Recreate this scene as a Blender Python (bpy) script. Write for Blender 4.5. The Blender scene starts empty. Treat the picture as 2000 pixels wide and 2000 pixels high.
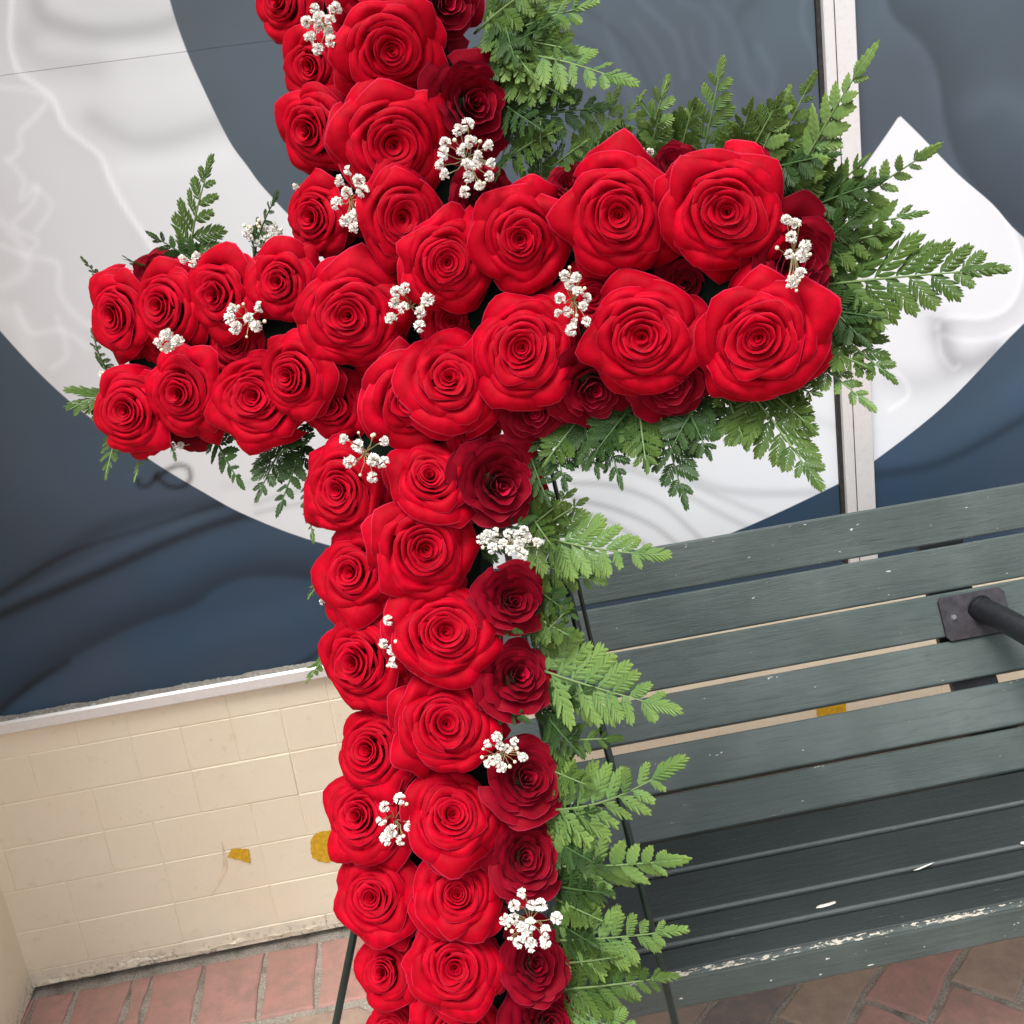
import bpy, math, random
import numpy as np
random.seed(7); rng = np.random.default_rng(7)
S = bpy.context.scene; COL = S.collection

# ---------------------------------------------------------------- camera
CX = np.array([.9827, -.1278, -.1348]); CX /= np.linalg.norm(CX)      # image right, in world axes
CF = np.array([.0842, .9533, -.2903]); CF -= CX * (CF @ CX); CF /= np.linalg.norm(CF)
CU = np.cross(CX, CF)                                                  # image up
EYE = np.array([0., 0., 1.45]); F = 2150.0
cd = bpy.data.cameras.new('camera'); cam = bpy.data.objects.new('camera', cd); COL.objects.link(cam)
from mathutils import Matrix, Vector
cam.matrix_world = Matrix([[CX[i], CU[i], -CF[i], EYE[i]] for i in range(3)] + [[0, 0, 0, 1]])
cd.sensor_width = 36; cd.lens = 36 * F / 2000; cd.clip_start = .02; cd.clip_end = 400
S.camera = cam
# ---------------------------------------------------------------- world, sun, exposure
SUN_EL, SUN_AZ = 62, 212                                               # azimuth clockwise from +Y (north)
W = bpy.data.worlds.new('World'); S.world = W; W.use_nodes = True
wn = W.node_tree; bg = wn.nodes['Background']
sky = wn.nodes.new('ShaderNodeTexSky'); sky.sky_type = 'NISHITA'; sky.sun_disc = False
sky.sun_elevation = math.radians(SUN_EL); sky.sun_rotation = math.radians(SUN_AZ); sky.dust_density = 4; sky.air_density = 1
hs = wn.nodes.new('ShaderNodeHueSaturation'); hs.inputs['Saturation'].default_value = .30
wn.links.new(sky.outputs[0], hs.inputs['Color']); wn.links.new(hs.outputs[0], bg.inputs['Color'])
bg.inputs['Strength'].default_value = .15
sl = bpy.data.lights.new('sun', 'SUN'); sl.energy = 1.5; sl.angle = math.radians(24); sl.color = (1, .982, .955)
so = bpy.data.objects.new('sun', sl); COL.objects.link(so)
az = math.radians(SUN_AZ); el = math.radians(SUN_EL)
sd = Vector((math.sin(az) * math.cos(el), math.cos(az) * math.cos(el), math.sin(el)))
so.rotation_euler = sd.to_track_quat('Z', 'Y').to_euler(); so.location = (0, -3, 6)
S.view_settings.view_transform = 'Standard'; S.view_settings.look = 'None'
S.view_settings.exposure = 0.74; S.view_settings.gamma = 1
S.render.engine = 'CYCLES'; S.cycles.max_bounces = 8; S.cycles.diffuse_bounces = 5

# ---------------------------------------------------------------- helpers
def ray(px, py):
    return CX * (px - 1000) + CU * (1000 - py) + CF * F
def on_y(px, py, Y):
    d = ray(px, py); return EYE + d * (Y / d[1])
def on_floor(px, py, Zz=0.):
    d = ray(px, py); return EYE + d * ((Zz - 1.45) / d[2])
def at_depth(px, py, z):
    return EYE + ray(px, py) * (z / F)
# the cross plane
C0 = at_depth(750, 680, 1.12)
def c2w(x, y, z): return CX * x - CU * y + CF * z                       # x right, y down, z forward
CA = c2w(.9366, -.0475, -.347); CA /= np.linalg.norm(CA)                # along the arm, towards its right end
CS = c2w(.072, .994, .058); CS -= CA * (CS @ CA); CS /= np.linalg.norm(CS)   # down the stem
CN = np.cross(CS, CA)
if CN @ CF > 0: CN = -CN                                                # towards the viewer
def on_cross(px, py, off=0.):
    d = ray(px, py); p0 = C0 + CN * off
    return EYE + d * (((p0 - EYE) @ CN) / (d @ CN))

def tag(o, label=None, cat=None, group=None, kind=None):
    if label: o['label'] = label
    if cat: o['category'] = cat
    if group: o['group'] = group
    if kind: o['kind'] = kind
    return o
def empty(name, loc=(0, 0, 0), **k):
    o = bpy.data.objects.new(name, None); COL.objects.link(o); o.location = loc; o.empty_display_size = .05
    return tag(o, **k)
def mk(name, V, Fc, mat, parent=None, smooth=False, attrs=None, link=True):
    me = bpy.data.meshes.new(name); me.from_pydata([tuple(v) for v in V], [], Fc); me.materials.append(mat)
    if smooth: me.shade_smooth()
    if attrs:
        for n, a in attrs.items():
            at = me.attributes.new(n, 'FLOAT', 'POINT'); at.data.foreach_set('value', np.asarray(a, dtype=np.float32))
    me.update()
    if not link: return me
    return put(name, me, parent)
def put(name, me, parent=None, M=None):
    o = bpy.data.objects.new(name, me); COL.objects.link(o)
    if parent is not None: o.parent = parent
    if M is not None: o.matrix_local = M
    return o
def frame(loc, z, xh):
    z = np.array(z, float); z /= np.linalg.norm(z)
    x = np.array(xh, float); x -= z * (x @ z); x /= np.linalg.norm(x); y = np.cross(z, x)
    return Matrix([[x[i], y[i], z[i], loc[i]] for i in range(3)] + [[0, 0, 0, 1]])
def box(x0, x1, y0, y1, z0, z1, b=0.):
    """bevelled box"""
    if b <= 0:
        V = [(x, y, z) for x in (x0, x1) for y in (y0, y1) for z in (z0, z1)]
        return V, [(0, 1, 3, 2), (4, 6, 7, 5), (0, 4, 5, 1), (2, 3, 7, 6), (0, 2, 6, 4), (1, 5, 7, 3)]
    V = []; idx = {}
    for i, x in enumerate((x0, x1)):
        for j, y in enumerate((y0, y1)):
            for k, z in enumerate((z0, z1)):
                sx, sy, sz = (1, -1)[i] * b, (1, -1)[j] * b, (1, -1)[k] * b
                for a, p in enumerate(((x, y + sy, z + sz), (x + sx, y, z + sz), (x + sx, y + sy, z))):
                    idx[i, j, k, a] = len(V); V.append(p)
    Fc = []
    for i in (0, 1): Fc.append([idx[i, j, k, 0] for j, k in ((0, 0), (0, 1), (1, 1), (1, 0))])
    for j in (0, 1): Fc.append([idx[i, j, k, 1] for i, k in ((0, 0), (1, 0), (1, 1), (0, 1))])
    for k in (0, 1): Fc.append([idx[i, j, k, 2] for i, j in ((0, 0), (0, 1), (1, 1), (1, 0))])
    for i in (0, 1):
        for j in (0, 1): Fc.append([idx[i, j, 0, 0], idx[i, j, 1, 0], idx[i, j, 1, 1], idx[i, j, 0, 1]])
    for i in (0, 1):
        for k in (0, 1): Fc.append([idx[i, 0, k, 0], idx[i, 1, k, 0], idx[i, 1, k, 2], idx[i, 0, k, 2]])
    for j in (0, 1):
        for k in (0, 1): Fc.append([idx[0, j, k, 1], idx[1, j, k, 1], idx[1, j, k, 2], idx[0, j, k, 2]])
    for i in (0, 1):
        for j in (0, 1):
            for k in (0, 1): Fc.append([idx[i, j, k, 0], idx[i, j, k, 1], idx[i, j, k, 2]])
    me = bpy.data.meshes.new('tmp'); me.from_pydata(V, [], Fc)
    import bmesh
    bm = bmesh.new(); bm.from_mesh(me); bmesh.ops.recalc_face_normals(bm, faces=bm.faces)
    Fc = [[v.index for v in f.verts] for f in bm.faces]; bm.free(); bpy.data.meshes.remove(me)
    return V, Fc
def tube(pts, r, seg=8, cap=True):
    """pts list of 3-vectors, r scalar or list"""
    P = [np.array(p, float) for p in pts]; n = len(P); V = []; Fc = []
    rr = [r] * n if np.isscalar(r) else r
    t0 = P[1] - P[0]; up = np.array([0, 0, 1.]) if abs(t0[2]) < .9 * np.linalg.norm(t0) else np.array([1., 0, 0])
    for i in range(n):
        t = P[min(i + 1, n - 1)] - P[max(i - 1, 0)]; t /= max(np.linalg.norm(t), 1e-9)
        a = up - t * (up @ t); a /= max(np.linalg.norm(a), 1e-9); up = a; b = np.cross(t, a)
        for s in range(seg):
            th = 2 * math.pi * s / seg; V.append(P[i] + rr[i] * (a * math.cos(th) + b * math.sin(th)))
    for i in range(n - 1):
        for s in range(seg):
            s2 = (s + 1) % seg; Fc.append((i * seg + s, i * seg + s2, (i + 1) * seg + s2, (i + 1) * seg + s))
    if cap: Fc.append(tuple(range(seg))[::-1]); Fc.append(tuple((n - 1) * seg + s for s in range(seg)))
    return V, Fc
def join(parts):
    V = []; Fc = []
    for v, f in parts:
        o = len(V); V += list(v); Fc += [tuple(i + o for i in q) for q in f]
    return V, Fc
def cat_spline(P, n=8, closed=False):
    P = np.array(P, float); m = len(P); out = []
    rngi = range(m) if closed else range(m - 1)
    for i in rngi:
        if closed: a, b, c, d = P[i - 1], P[i], P[(i + 1) % m], P[(i + 2) % m]
        else: a, b, c, d = P[max(i - 1, 0)], P[i], P[i + 1], P[min(i + 2, m - 1)]
        for t in np.linspace(0, 1, n, endpoint=False):
            out.append(.5 * ((2 * b) + (-a + c) * t + (2 * a - 5 * b + 4 * c - d) * t * t + (-a + 3 * b - 3 * c + d) * t ** 3))
    if not closed: out.append(P[-1])
    return np.array(out)

# ---------------------------------------------------------------- materials
class NT:
    def __init__(s, name):
        s.m = bpy.data.materials.new(name); s.m.use_nodes = True; s.t = s.m.node_tree
        s.b = s.t.nodes['Principled BSDF']; s.out = s.t.nodes['Material Output']
    def n(s, t, **k):
        nd = s.t.nodes.new(t)
        for a, v in k.items(): setattr(nd, a, v)
        return nd
    def l(s, a, b): s.t.links.new(a, b)
    def co(s, scale=(1, 1, 1), rot=(0, 0, 0), src='Object'):
        c = s.n('ShaderNodeTexCoord'); m = s.n('ShaderNodeMapping'); m.inputs['Scale'].default_value = scale
        m.inputs['Rotation'].default_value = rot
        s.l(c.outputs[src], m.inputs[0]); return m.outputs[0]
    def geo(s, scale=(1, 1, 1)):
        c = s.n('ShaderNodeNewGeometry'); m = s.n('ShaderNodeMapping'); m.inputs['Scale'].default_value = scale
        s.l(c.outputs['Position'], m.inputs[0]); return m.outputs[0]
    def noise(s, vec, scale, detail=4, rough=.55, dist=0.):
        n = s.n('ShaderNodeTexNoise'); n.inputs['Scale'].default_value = scale; n.inputs['Detail'].default_value = detail
        n.inputs['Roughness'].default_value = rough; n.inputs['Distortion'].default_value = dist
        s.l(vec, n.inputs['Vector']); return n.outputs['Fac']
    def ramp(s, fac, stops, interp='LINEAR'):
        r = s.n('ShaderNodeValToRGB'); r.color_ramp.interpolation = interp
        e = r.color_ramp.elements
        while len(e) < len(stops): e.new(.5)
        for q, (p, c) in zip(e, stops):
            q.position = p; q.color = (c if hasattr(c, '__len__') else (c, c, c)) + (1,) if hasattr(c, '__len__') else (c, c, c, 1)
        s.l(fac, r.inputs[0]); return r.outputs[0]
    def mix(s, fac, a, b, mode='MIX'):
        m = s.n('ShaderNodeMix', data_type='RGBA', blend_type=mode)
        for v, sock in ((fac, m.inputs[0]), (a, m.inputs[6]), (b, m.inputs[7])):
            if hasattr(v, 'is_linked') or hasattr(v, 'links'): s.l(v, sock)
            elif hasattr(v, '__len__'): sock.default_value = tuple(v) + (1,)
            else: sock.default_value = v if sock == m.inputs[0] else (v, v, v, 1)
        return m.outputs[2]
    def math(s, op, a, b=0., c=0.):
        m = s.n('ShaderNodeMath', operation=op)
        for i, v in enumerate((a, b, c)):
            if hasattr(v, 'links'): s.l(v, m.inputs[i])
            else: m.inputs[i].default_value = v
        return m.outputs[0]
    def attr(s, name, kind='GEOMETRY'):
        a = s.n('ShaderNodeAttribute'); a.attribute_name = name; a.attribute_type = kind; return a
    def bump(s, h, dist=.001, strength=1.):
        b = s.n('ShaderNodeBump'); b.inputs['Distance'].default_value = dist; b.inputs['Strength'].default_value = strength
        s.l(h, b.inputs['Height']); s.l(b.outputs[0], s.b.inputs['Normal']); return b
    def base(s, c):
        if hasattr(c, 'links'): s.l(c, s.b.inputs['Base Color'])
        else: s.b.inputs['Base Color'].default_value = tuple(c) + (1,)
    def set(s, **k):
        for a, v in k.items():
            i = s.b.inputs[a.replace('_', ' ')]
            if hasattr(v, 'links'): s.l(v, i)
            else: i.default_value = v
    def rnd(s): return s.n('ShaderNodeObjectInfo').outputs['Random']

def petal_mat(name, deep, bright, edge, trans=.08, sheen=.0):
    t = NT(name)
    e = t.attr('rim').outputs['Fac']
    rn = t.rnd()
    n = t.noise(t.co((1, 1, 1)), 60, 3)
    c = t.mix(t.ramp(n, [(.3, 0.), (.7, 1.)]), deep, bright)
    c = t.mix(t.math('MULTIPLY', rn, .55), c, deep)
    c = t.mix(t.math('MULTIPLY', t.ramp(e, [(.96, 0.), (.997, 1.)]), .55), c, edge)
    c = t.mix(t.math('MULTIPLY', t.ramp(t.attr('vein').outputs['Fac'], [(.2, 0.), (.75, 1.)]), .28), c, deep)
    v = t.noise(t.co((1, 1, 1)), 700, 3)
    h = t.attr('vein').outputs['Fac']
    hh = t.math('ADD', t.math('MULTIPLY', h, .5), t.math('MULTIPLY', v, .5))
    t.bump(hh, .0003, .35)
    t.base(c); t.set(Roughness=.6, Specular_IOR_Level=.07)
    t.set(Sheen_Weight=sheen, Sheen_Roughness=.5); t.b.inputs['Sheen Tint'].default_value = (1, .25, .35, 1)
    tr = t.n('ShaderNodeBsdfTranslucent'); t.l(c, tr.inputs['Color'])
    ms = t.n('ShaderNodeMixShader'); ms.inputs[0].default_value = trans
    t.l(t.b.outputs[0], ms.inputs[1]); t.l(tr.outputs[0], ms.inputs[2]); t.l(ms.outputs[0], t.out.inputs[0])
    return t.m
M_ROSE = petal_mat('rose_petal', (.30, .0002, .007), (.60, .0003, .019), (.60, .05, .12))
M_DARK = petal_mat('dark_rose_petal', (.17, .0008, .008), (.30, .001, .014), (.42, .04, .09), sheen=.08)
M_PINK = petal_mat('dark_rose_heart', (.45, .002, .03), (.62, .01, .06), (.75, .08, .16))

def leaf_mat(name, a, b, back):
    t = NT(name)
    r = t.rnd(); n = t.noise(t.co(), 90, 4)
    f = t.math('ADD', t.math('MULTIPLY', r, .55), t.math('MULTIPLY', n, .5))
    c = t.mix(t.ramp(f, [(.2, 0.), (.8, 1.)]), a, b)
    tip = t.attr('tipness').outputs['Fac']
    c = t.mix(t.math('MULTIPLY', tip, .55), c, back)
    t.bump(t.attr('rib').outputs['Fac'], .0006, .7)
    t.base(c); t.set(Roughness=.48, Specular_IOR_Level=.22)
    tr = t.n('ShaderNodeBsdfTranslucent'); t.l(c, tr.inputs['Color'])
    ms = t.n('ShaderNodeMixShader'); ms.inputs[0].default_value = .22
    t.l(t.b.outputs[0], ms.inputs[1]); t.l(tr.outputs[0], ms.inputs[2]); t.l(ms.outputs[0], t.out.inputs[0])
    return t.m
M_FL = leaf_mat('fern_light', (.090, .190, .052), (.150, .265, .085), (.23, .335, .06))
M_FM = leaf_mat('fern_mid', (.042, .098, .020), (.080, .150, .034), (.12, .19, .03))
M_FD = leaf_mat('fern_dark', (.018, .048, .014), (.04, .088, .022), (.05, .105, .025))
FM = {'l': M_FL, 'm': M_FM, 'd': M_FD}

def plain(name, col, rough=.5, spec=.5, metal=0., var=.12, nscale=40, bd=.0003, bs=.3):
    t = NT(name); n = t.noise(t.co(), nscale, 5)
    c2 = tuple(x * (1 - var) for x in col); c1 = tuple(min(1, x * (1 + var)) for x in col)
    t.base(t.mix(t.ramp(n, [(.3, 0.), (.7, 1.)]), c2, c1)); t.set(Roughness=rough, Specular_IOR_Level=spec, Metallic=metal)
    t.bump(n, bd, bs); return t.m
M_STEM = plain('frond_stem', (.16, .25, .09), .5)
M_RSTEM = plain('rose_stem', (.05, .11, .03), .5)
M_GSTEM = plain('gyp_stem', (.42, .40, .20), .6)
M_BLOS = plain('gyp_blossom', (.86, .85, .80), .7, .2, var=.06, nscale=300)
M_BUD = plain('gyp_bud', (.80, .76, .56), .7, .2, var=.08, nscale=300)
M_FOAM = plain('wrapped_foam', (.004, .009, .005), .85, .1, var=.5, nscale=60, bd=.002, bs=.7)
M_WIRE = plain('green_wire', (.006, .020, .016), .32, .55, var=.3)
M_IRON = plain('black_iron', (.012, .013, .016), .38, .5, var=.5, nscale=120, bd=.0006, bs=.5)
M_PLATE = plain('iron_plate', (.035, .032, .038), .5, .4, var=.4, nscale=80, bd=.0006, bs=.5)
M_RUST = plain('screw', (.22, .22, .23), .45, .5, metal=.6, var=.4, nscale=300)

def wall_mat():
    t = NT('cream_paint'); g = t.geo()
    n1 = t.noise(g, 5, 5, .6); n2 = t.noise(g, 38, 6, .65); n3 = t.noise(g, 160, 4, .6)
    c = t.mix(t.ramp(n1, [(.32, 0.), (.68, 1.)]), (.80, .715, .545), (.83, .765, .60))
    c = t.mix(t.math('MULTIPLY', t.ramp(t.rnd(), [(0., 0.), (1., 1.)]), .35), c, (.82, .71, .57))
    c = t.mix(t.math('MULTIPLY', t.ramp(n2, [(.60, 0.), (.78, 1.)]), .45), c, (.55, .46, .33))
    c = t.mix(t.math('MULTIPLY', t.ramp(n3, [(.70, 0.), (.76, 1.)]), .5), c, (.32, .25, .18))
    sep = t.n('ShaderNodeSeparateXYZ'); t.l(g, sep.inputs[0])
    low = t.ramp(sep.outputs[2], [(0., 1.), (.075, 0.)])
    c = t.mix(t.math('MULTIPLY', low, t.ramp(n2, [(.35, 0.), (.6, .8)])), c, (.56, .53, .46))
    spots = t.math('MULTIPLY', t.ramp(sep.outputs[2], [(0., 1.), (.05, .0)]), t.ramp(t.noise(g, 110, 3), [(.56, 0.), (.62, 1.)]))
    c = t.mix(t.math('MULTIPLY', spots, .8), c, (.07, .06, .05))
    t.base(c); t.set(Roughness=.5, Specular_IOR_Level=.35)
    t.bump(t.math('ADD', t.math('MULTIPLY', n2, 1.), t.math('MULTIPLY', n3, .35)), .0022, .55)
    return t.m
M_WALL = wall_mat()
def paver_mat():
    t = NT('paver_clay'); g = t.geo()
    r = t.attr('tone', 'OBJECT').outputs['Fac']
    n1 = t.noise(g, 26, 6, .7); n2 = t.noise(g, 190, 5, .7); n3 = t.noise(g, 9, 3)
    c = t.ramp(r, [(0., (.50, .29, .25)), (.45, (.44, .22, .19)), (.62, (.42, .29, .23)), (.82, (.39, .29, .22)), (1., (.17, .155, .15))])
    c = t.mix(t.math('MULTIPLY', t.ramp(n1, [(.40, 0.), (.62, 1.)]), .65), c, (.28, .20, .165))
    c = t.mix(t.math('MULTIPLY', t.ramp(n3, [(.5, 0.), (.7, 1.)]), .35), c, (.42, .28, .22))
    c = t.mix(t.math('MULTIPLY', t.ramp(n2, [(.64, 0.), (.72, 1.)]), .7), c, (.55, .44, .36))
    c = t.mix(t.math('MULTIPLY', t.ramp(n2, [(.28, 1.), (.36, 0.)]), .6), c, (.07, .05, .045))
    t.base(c); t.set(Roughness=.66, Specular_IOR_Level=.4)
    t.bump(t.math('ADD', n1, t.math('MULTIPLY', n2, .6)), .0025, .7); return t.m
M_PAV = paver_mat()
def sand_mat():
    t = NT('joint_sand'); g = t.geo(); n = t.noise(g, 260, 5, .75); n1 = t.noise(g, 22, 4)
    c = t.mix(t.ramp(n, [(.35, 0.), (.65, 1.)]), (.20, .18, .15), (.58, .53, .45))
    c = t.mix(t.math('MULTIPLY', t.ramp(n1, [(.5, 0.), (.7, 1.)]), .6), c, (.08, .07, .055))
    t.base(c); t.set(Roughness=.9); t.bump(n, .003, .9); return t.m
M_SAND = sand_mat()
def far_mat():
    t = NT('far_paving'); g = t.geo()
    b = t.n('ShaderNodeTexBrick'); b.inputs['Scale'].default_value = 1; b.inputs['Brick Width'].default_value = .22
    b.inputs['Row Height'].default_value = .11; b.inputs['Mortar Size'].default_value = .006
    b.inputs['Color1'].default_value = (.33, .13, .105, 1); b.inputs['Color2'].default_value = (.24, .16, .12, 1)
    b.inputs['Mortar'].default_value = (.2, .18, .15, 1); t.l(g, b.inputs['Vector'])
    n = t.noise(g, 40, 5); c = t.mix(t.math('MULTIPLY', n, .4), b.outputs['Color'], (.15, .12, .1))
    t.base(c); t.set(Roughness=.75); t.bump(n, .003, .6); return t.m
M_FAR = far_mat()
def bench_mat():
    t = NT('green_bench_paint')
    v = t.co((1.2, 16, 16)); r = t.rnd()
    add = t.n('ShaderNodeVectorMath', operation='ADD'); t.l(v, add.inputs[0])
    cmb = t.n('ShaderNodeCombineXYZ'); t.l(t.math('MULTIPLY', r, 90), cmb.inputs[0]); t.l(cmb.outputs[0], add.inputs[1])
    g = t.noise(add.outputs[0], 9, 8, .72, .4); g2 = t.noise(add.outputs[0], 45, 5, .7)
    big = t.noise(t.geo(), 7, 4)
    c = t.mix(t.ramp(big, [(.35, 0.), (.7, 1.)]), (.048, .071, .065), (.084, .108, .102))
    c = t.mix(t.math('MULTIPLY', t.ramp(g, [(.30, 1.), (.50, 0.)]), .8), c, (.035, .052, .048))
    c = t.mix(t.math('MULTIPLY', t.ramp(g2, [(.66, 0.), (.78, 1.)]), .4), c, (.16, .19, .18))
    chip = t.noise(t.geo((1, 2.6, 2.6)), 52, 3, .5)
    c = t.mix(t.ramp(chip, [(.725, 0.), (.745, 1.)]), c, (.55, .55, .50))
    w = t.attr('wear_glint').outputs['Fac']; wn_ = t.noise(t.geo((1, 3, 3)), 75, 5, .75)
    worn = t.math('GREATER_THAN', t.math('MULTIPLY', w, t.math('ADD', wn_, t.math('MULTIPLY', t.ramp(big, [(.35, 0.), (.65, 1.)]), .14))), .61)
    c = t.mix(worn, c, (.62, .56, .44))
    seat_tone = t.attr('seat').outputs['Fac']
    c = t.mix(t.math('MULTIPLY', seat_tone, t.ramp(t.noise(t.geo(), 5, 4), [(.3, .78), (.7, .98)])), c, (.017, .022, .022))  # seat slats mixed unevenly towards a near-black green
    c = t.mix(t.ramp(w, [(.2, 0.), (.42, .55), (.6, 0.)]), c, (.12, .14, .135))  # groove highlights painted as pale lines on the seat slat edges
    c = t.mix(worn, c, (.50, .46, .38))
    t.base(c); t.set(Specular_IOR_Level=.5)
    rg = t.n('ShaderNodeMapRange'); t.l(g, rg.inputs[0]); rg.inputs[3].default_value = .34; rg.inputs[4].default_value = .56
    t.l(rg.outputs[0], t.b.inputs['Roughness'])
    t.bump(t.math('ADD', g, t.math('MULTIPLY', g2, .5)), .0016, .75); return t.m
M_BENCH = bench_mat()
def alu(name, col, met, rough):
    t = NT(name); n = t.noise(t.geo((4, 4, 4)), 30, 5); st = t.noise(t.geo((2, 60, 60)), 12, 3)
    c = t.mix(t.math('MULTIPLY', t.ramp(n, [(.5, 0.), (.75, 1.)]), .22), col, tuple(x * .62 for x in col))
    t.base(c); t.set(Metallic=met, Roughness=rough); t.bump(st, .0003, .4); return t.m
M_ALU = alu('aluminium', (.78, .78, .77), .35, .4)
M_CAULK = plain('caulk', (.30, .28, .24), .8, var=.35, nscale=160, bd=.002, bs=.9)
M_BLACK = plain('black_gasket', (.02, .018, .018), .6, var=.5, nscale=90)
M_YEL = plain('yellow_tape', (.62, .36, .012), .55, var=.25, nscale=120, bd=.0006, bs=.5)
M_BROWN = plain('rust_stain', (.72, .60, .44), .7, var=.2)

# ---------------------------------------------------------------- ground
DW = 2.0                                                                # distance of the wall
def ground():
    V = [(-60, -60, -.012), (60, -60, -.012), (60, 60, -.012), (-60, 60, -.012)]
    g = mk('ground', V, [(0, 1, 2, 3)], M_FAR); tag(g, kind='structure', label='brick paved ground running up to the wall', )
    p = mk('pavement', [(-1.6, .45, -.0035), (2.3, .45, -.0035), (2.3, DW + .02, -.0035), (-1.6, DW + .02, -.0035)], [(0, 1, 2, 3)], M_SAND)
    tag(p, kind='structure')
    def paver(poly, tone):
        # poly: ccw 2D, extruded with worn edges
        P0 = np.array(poly, float); P = []
        for i in range(len(P0)):
            a, b = P0[i], P0[(i + 1) % len(P0)]; m = max(1, int(np.linalg.norm(b - a) / .022))
            for q in range(m): P.append(a + (b - a) * q / m + rng.normal(0, .0010, 2))
        P = np.array(P); c = P.mean(0); n = len(P)
        A = (P - c)
        L = np.linalg.norm(A, axis=1, keepdims=True)
        ins = lambda d: c + A * (1 - d / L)
        tz = random.uniform(-.0012, .0012); tl = rng.normal(0, .006, 2)
        rings = [(ins(.0068), -.02), (ins(.0070), -.004), (ins(.0085), -.0012), (ins(.013), .0006)]
        V = []
        for Q, z in rings:
            for q in Q: V.append((q[0] - c[0], q[1] - c[1], z + tz + (q - c) @ tl))
        Fc = []
        for k in range(3):
            for i in range(n): j = (i + 1) % n; Fc.append((k * n + i, k * n + j, (k + 1) * n + j, (k + 1) * n + i))
        Fc.append(tuple(3 * n + i for i in range(n)))
        o = mk('brick', V, Fc, M_PAV, p); o.location = (c[0], c[1], 0); o['tone'] = float(tone)
    def clip(P, y):
        out = []
        for a, b in zip(P, P[1:] + P[:1]):
            ia, ib = a[1] <= y, b[1] <= y
            if ia: out.append(a)
            if ia != ib:
                t = (y - a[1]) / (b[1] - a[1]); out.append((a[0] + t * (b[0] - a[0]), y))
        return out
    Wd = .112; r2 = math.sqrt(.5)
    tw = lambda p, q: ((p - q) * r2, (p + q) * r2)
    tones = {(0, 1): .3, (-1, 2): .8, (-2, 3): 1., (1, 0): .72, (0, -1): .2, (-1, 0): .15, (-2, 1): .25, (-3, 4): .9}
    for a in range(-16, 14):
        for b in range(-18, 18):
            s = (a + b) % 4
            if s == 1: cells = (2, 1)
            elif s == 3: cells = (1, 2)
            else: continue
            p0, q0 = 1.518 + a * Wd, .413 + b * Wd
            P = [tw(p0, q0), tw(p0 + cells[0] * Wd, q0), tw(p0 + cells[0] * Wd, q0 + cells[1] * Wd), tw(p0, q0 + cells[1] * Wd)]
            cx = sum(x for x, _ in P) / 4; cy = sum(y for _, y in P) / 4
            if not (-1.05 < cx < 1.75 and .85 < cy < 1.80): continue
            Q = clip(P, 1.775)
            if len(Q) < 3: continue
            ar = abs(sum(Q[i][0] * Q[(i + 1) % len(Q)][1] - Q[(i + 1) % len(Q)][0] * Q[i][1] for i in range(len(Q)))) / 2
            if ar < .0012: continue
            paver(Q, tones.get((a, b), random.choice([.1, .2, .35, .5, .62, .75, .9])))
    xs = [on_floor(x, y)[0] for x, y in ((75, 1940), (153, 1925), (265, 1902), (300, 1895), (402, 1875), (521, 1852), (625, 1832))]
    while xs[-1] < 1.6: xs.append(xs[-1] + .118)
    xs = [xs[0] - .12 * k for k in (4, 3, 2, 1)] + xs
    for i in range(len(xs) - 1):
        x0, x1 = xs[i], xs[i + 1]
        tone = .15 + .2 * random.random() if x1 < -.2 else random.choice([.1, .3, .55, .8])
        paver([(x0, 1.779), (x1, 1.779), (x1, 1.985), (x0, 1.985)], tone)
ground()

# ---------------------------------------------------------------- low wall with blocks
def low_wall():
    w = empty('low_wall', (0, DW, 0), label='cream painted low block wall under the printed window panels', cat='wall')
    core = mk('wall_core', *box(-3.2, 3.2, -.0022, .3, 0.012, .578), M_WALL, w)
    zs = [.020, .05, .144, .239, .334, .4295, .5245, .578]
    pitch = .0965; x0 = -.4232
    cache = {}
    for r in range(len(zs) - 1):
        x = x0 - pitch * 9; z0, z1 = zs[r], zs[r + 1]; k = 0
        while x < 1.75:
            n = 1 if (x > -.35 and random.random() < .7) or random.random() < .25 else 2
            if r in (3, 4) and -.45 < x < -.1: n = 1
            if r == 0: n = 2
            wd = pitch * n
            key = (n, round(z1 - z0, 3))
            if key not in cache:
                g = .0006
                cache[key] = mk('brick', *box(g, wd - g, -.0035, .02, g, (z1 - z0) - g, .0016), M_WALL, link=False)
            o = put('brick', cache[key], w); o.location = (x, random.uniform(-.0006, .0006), z0)
            o.rotation_euler = (random.uniform(-.004, .004), 0, random.uniform(-.004, .004))
            x += wd
    # a worn cement skirt at the foot
    V = []; Fc = []; n = 260
    for i in range(n + 1):
        x = -1.0 + 2.9 * i / n
        a = .006 + .004 * math.sin(i * .7) * math.sin(i * .23) + random.uniform(-.001, .001)
        h = .030 + .009 * math.sin(i * .31) + random.uniform(-.003, .003)
        lo = .014 + (.010 if x > -.72 else .001) * random.uniform(.5, 1) * (1 if x > -.8 else 0)
        V += [(x, .004, h), (x, -a * .7, h - .008), (x, -a, lo + .004), (x, .004, lo)]
    for i in range(n):
        for k in range(3): Fc.append((4 * i + k, 4 * i + k + 1, 4 * i + k + 5, 4 * i + k + 4))
    mk('cement_skirt', V, Fc, M_WALL, w)
    # pier projecting at the left
    pr = empty('wall_pier', (-.93, DW, 0), label='cream painted wall pier projecting at the far left corner', cat='pillar')
    mk('pier_body', *box(-.6, 0, -.9, .25, 0, 3.4, .006), M_WALL, pr)
low_wall()

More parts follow.
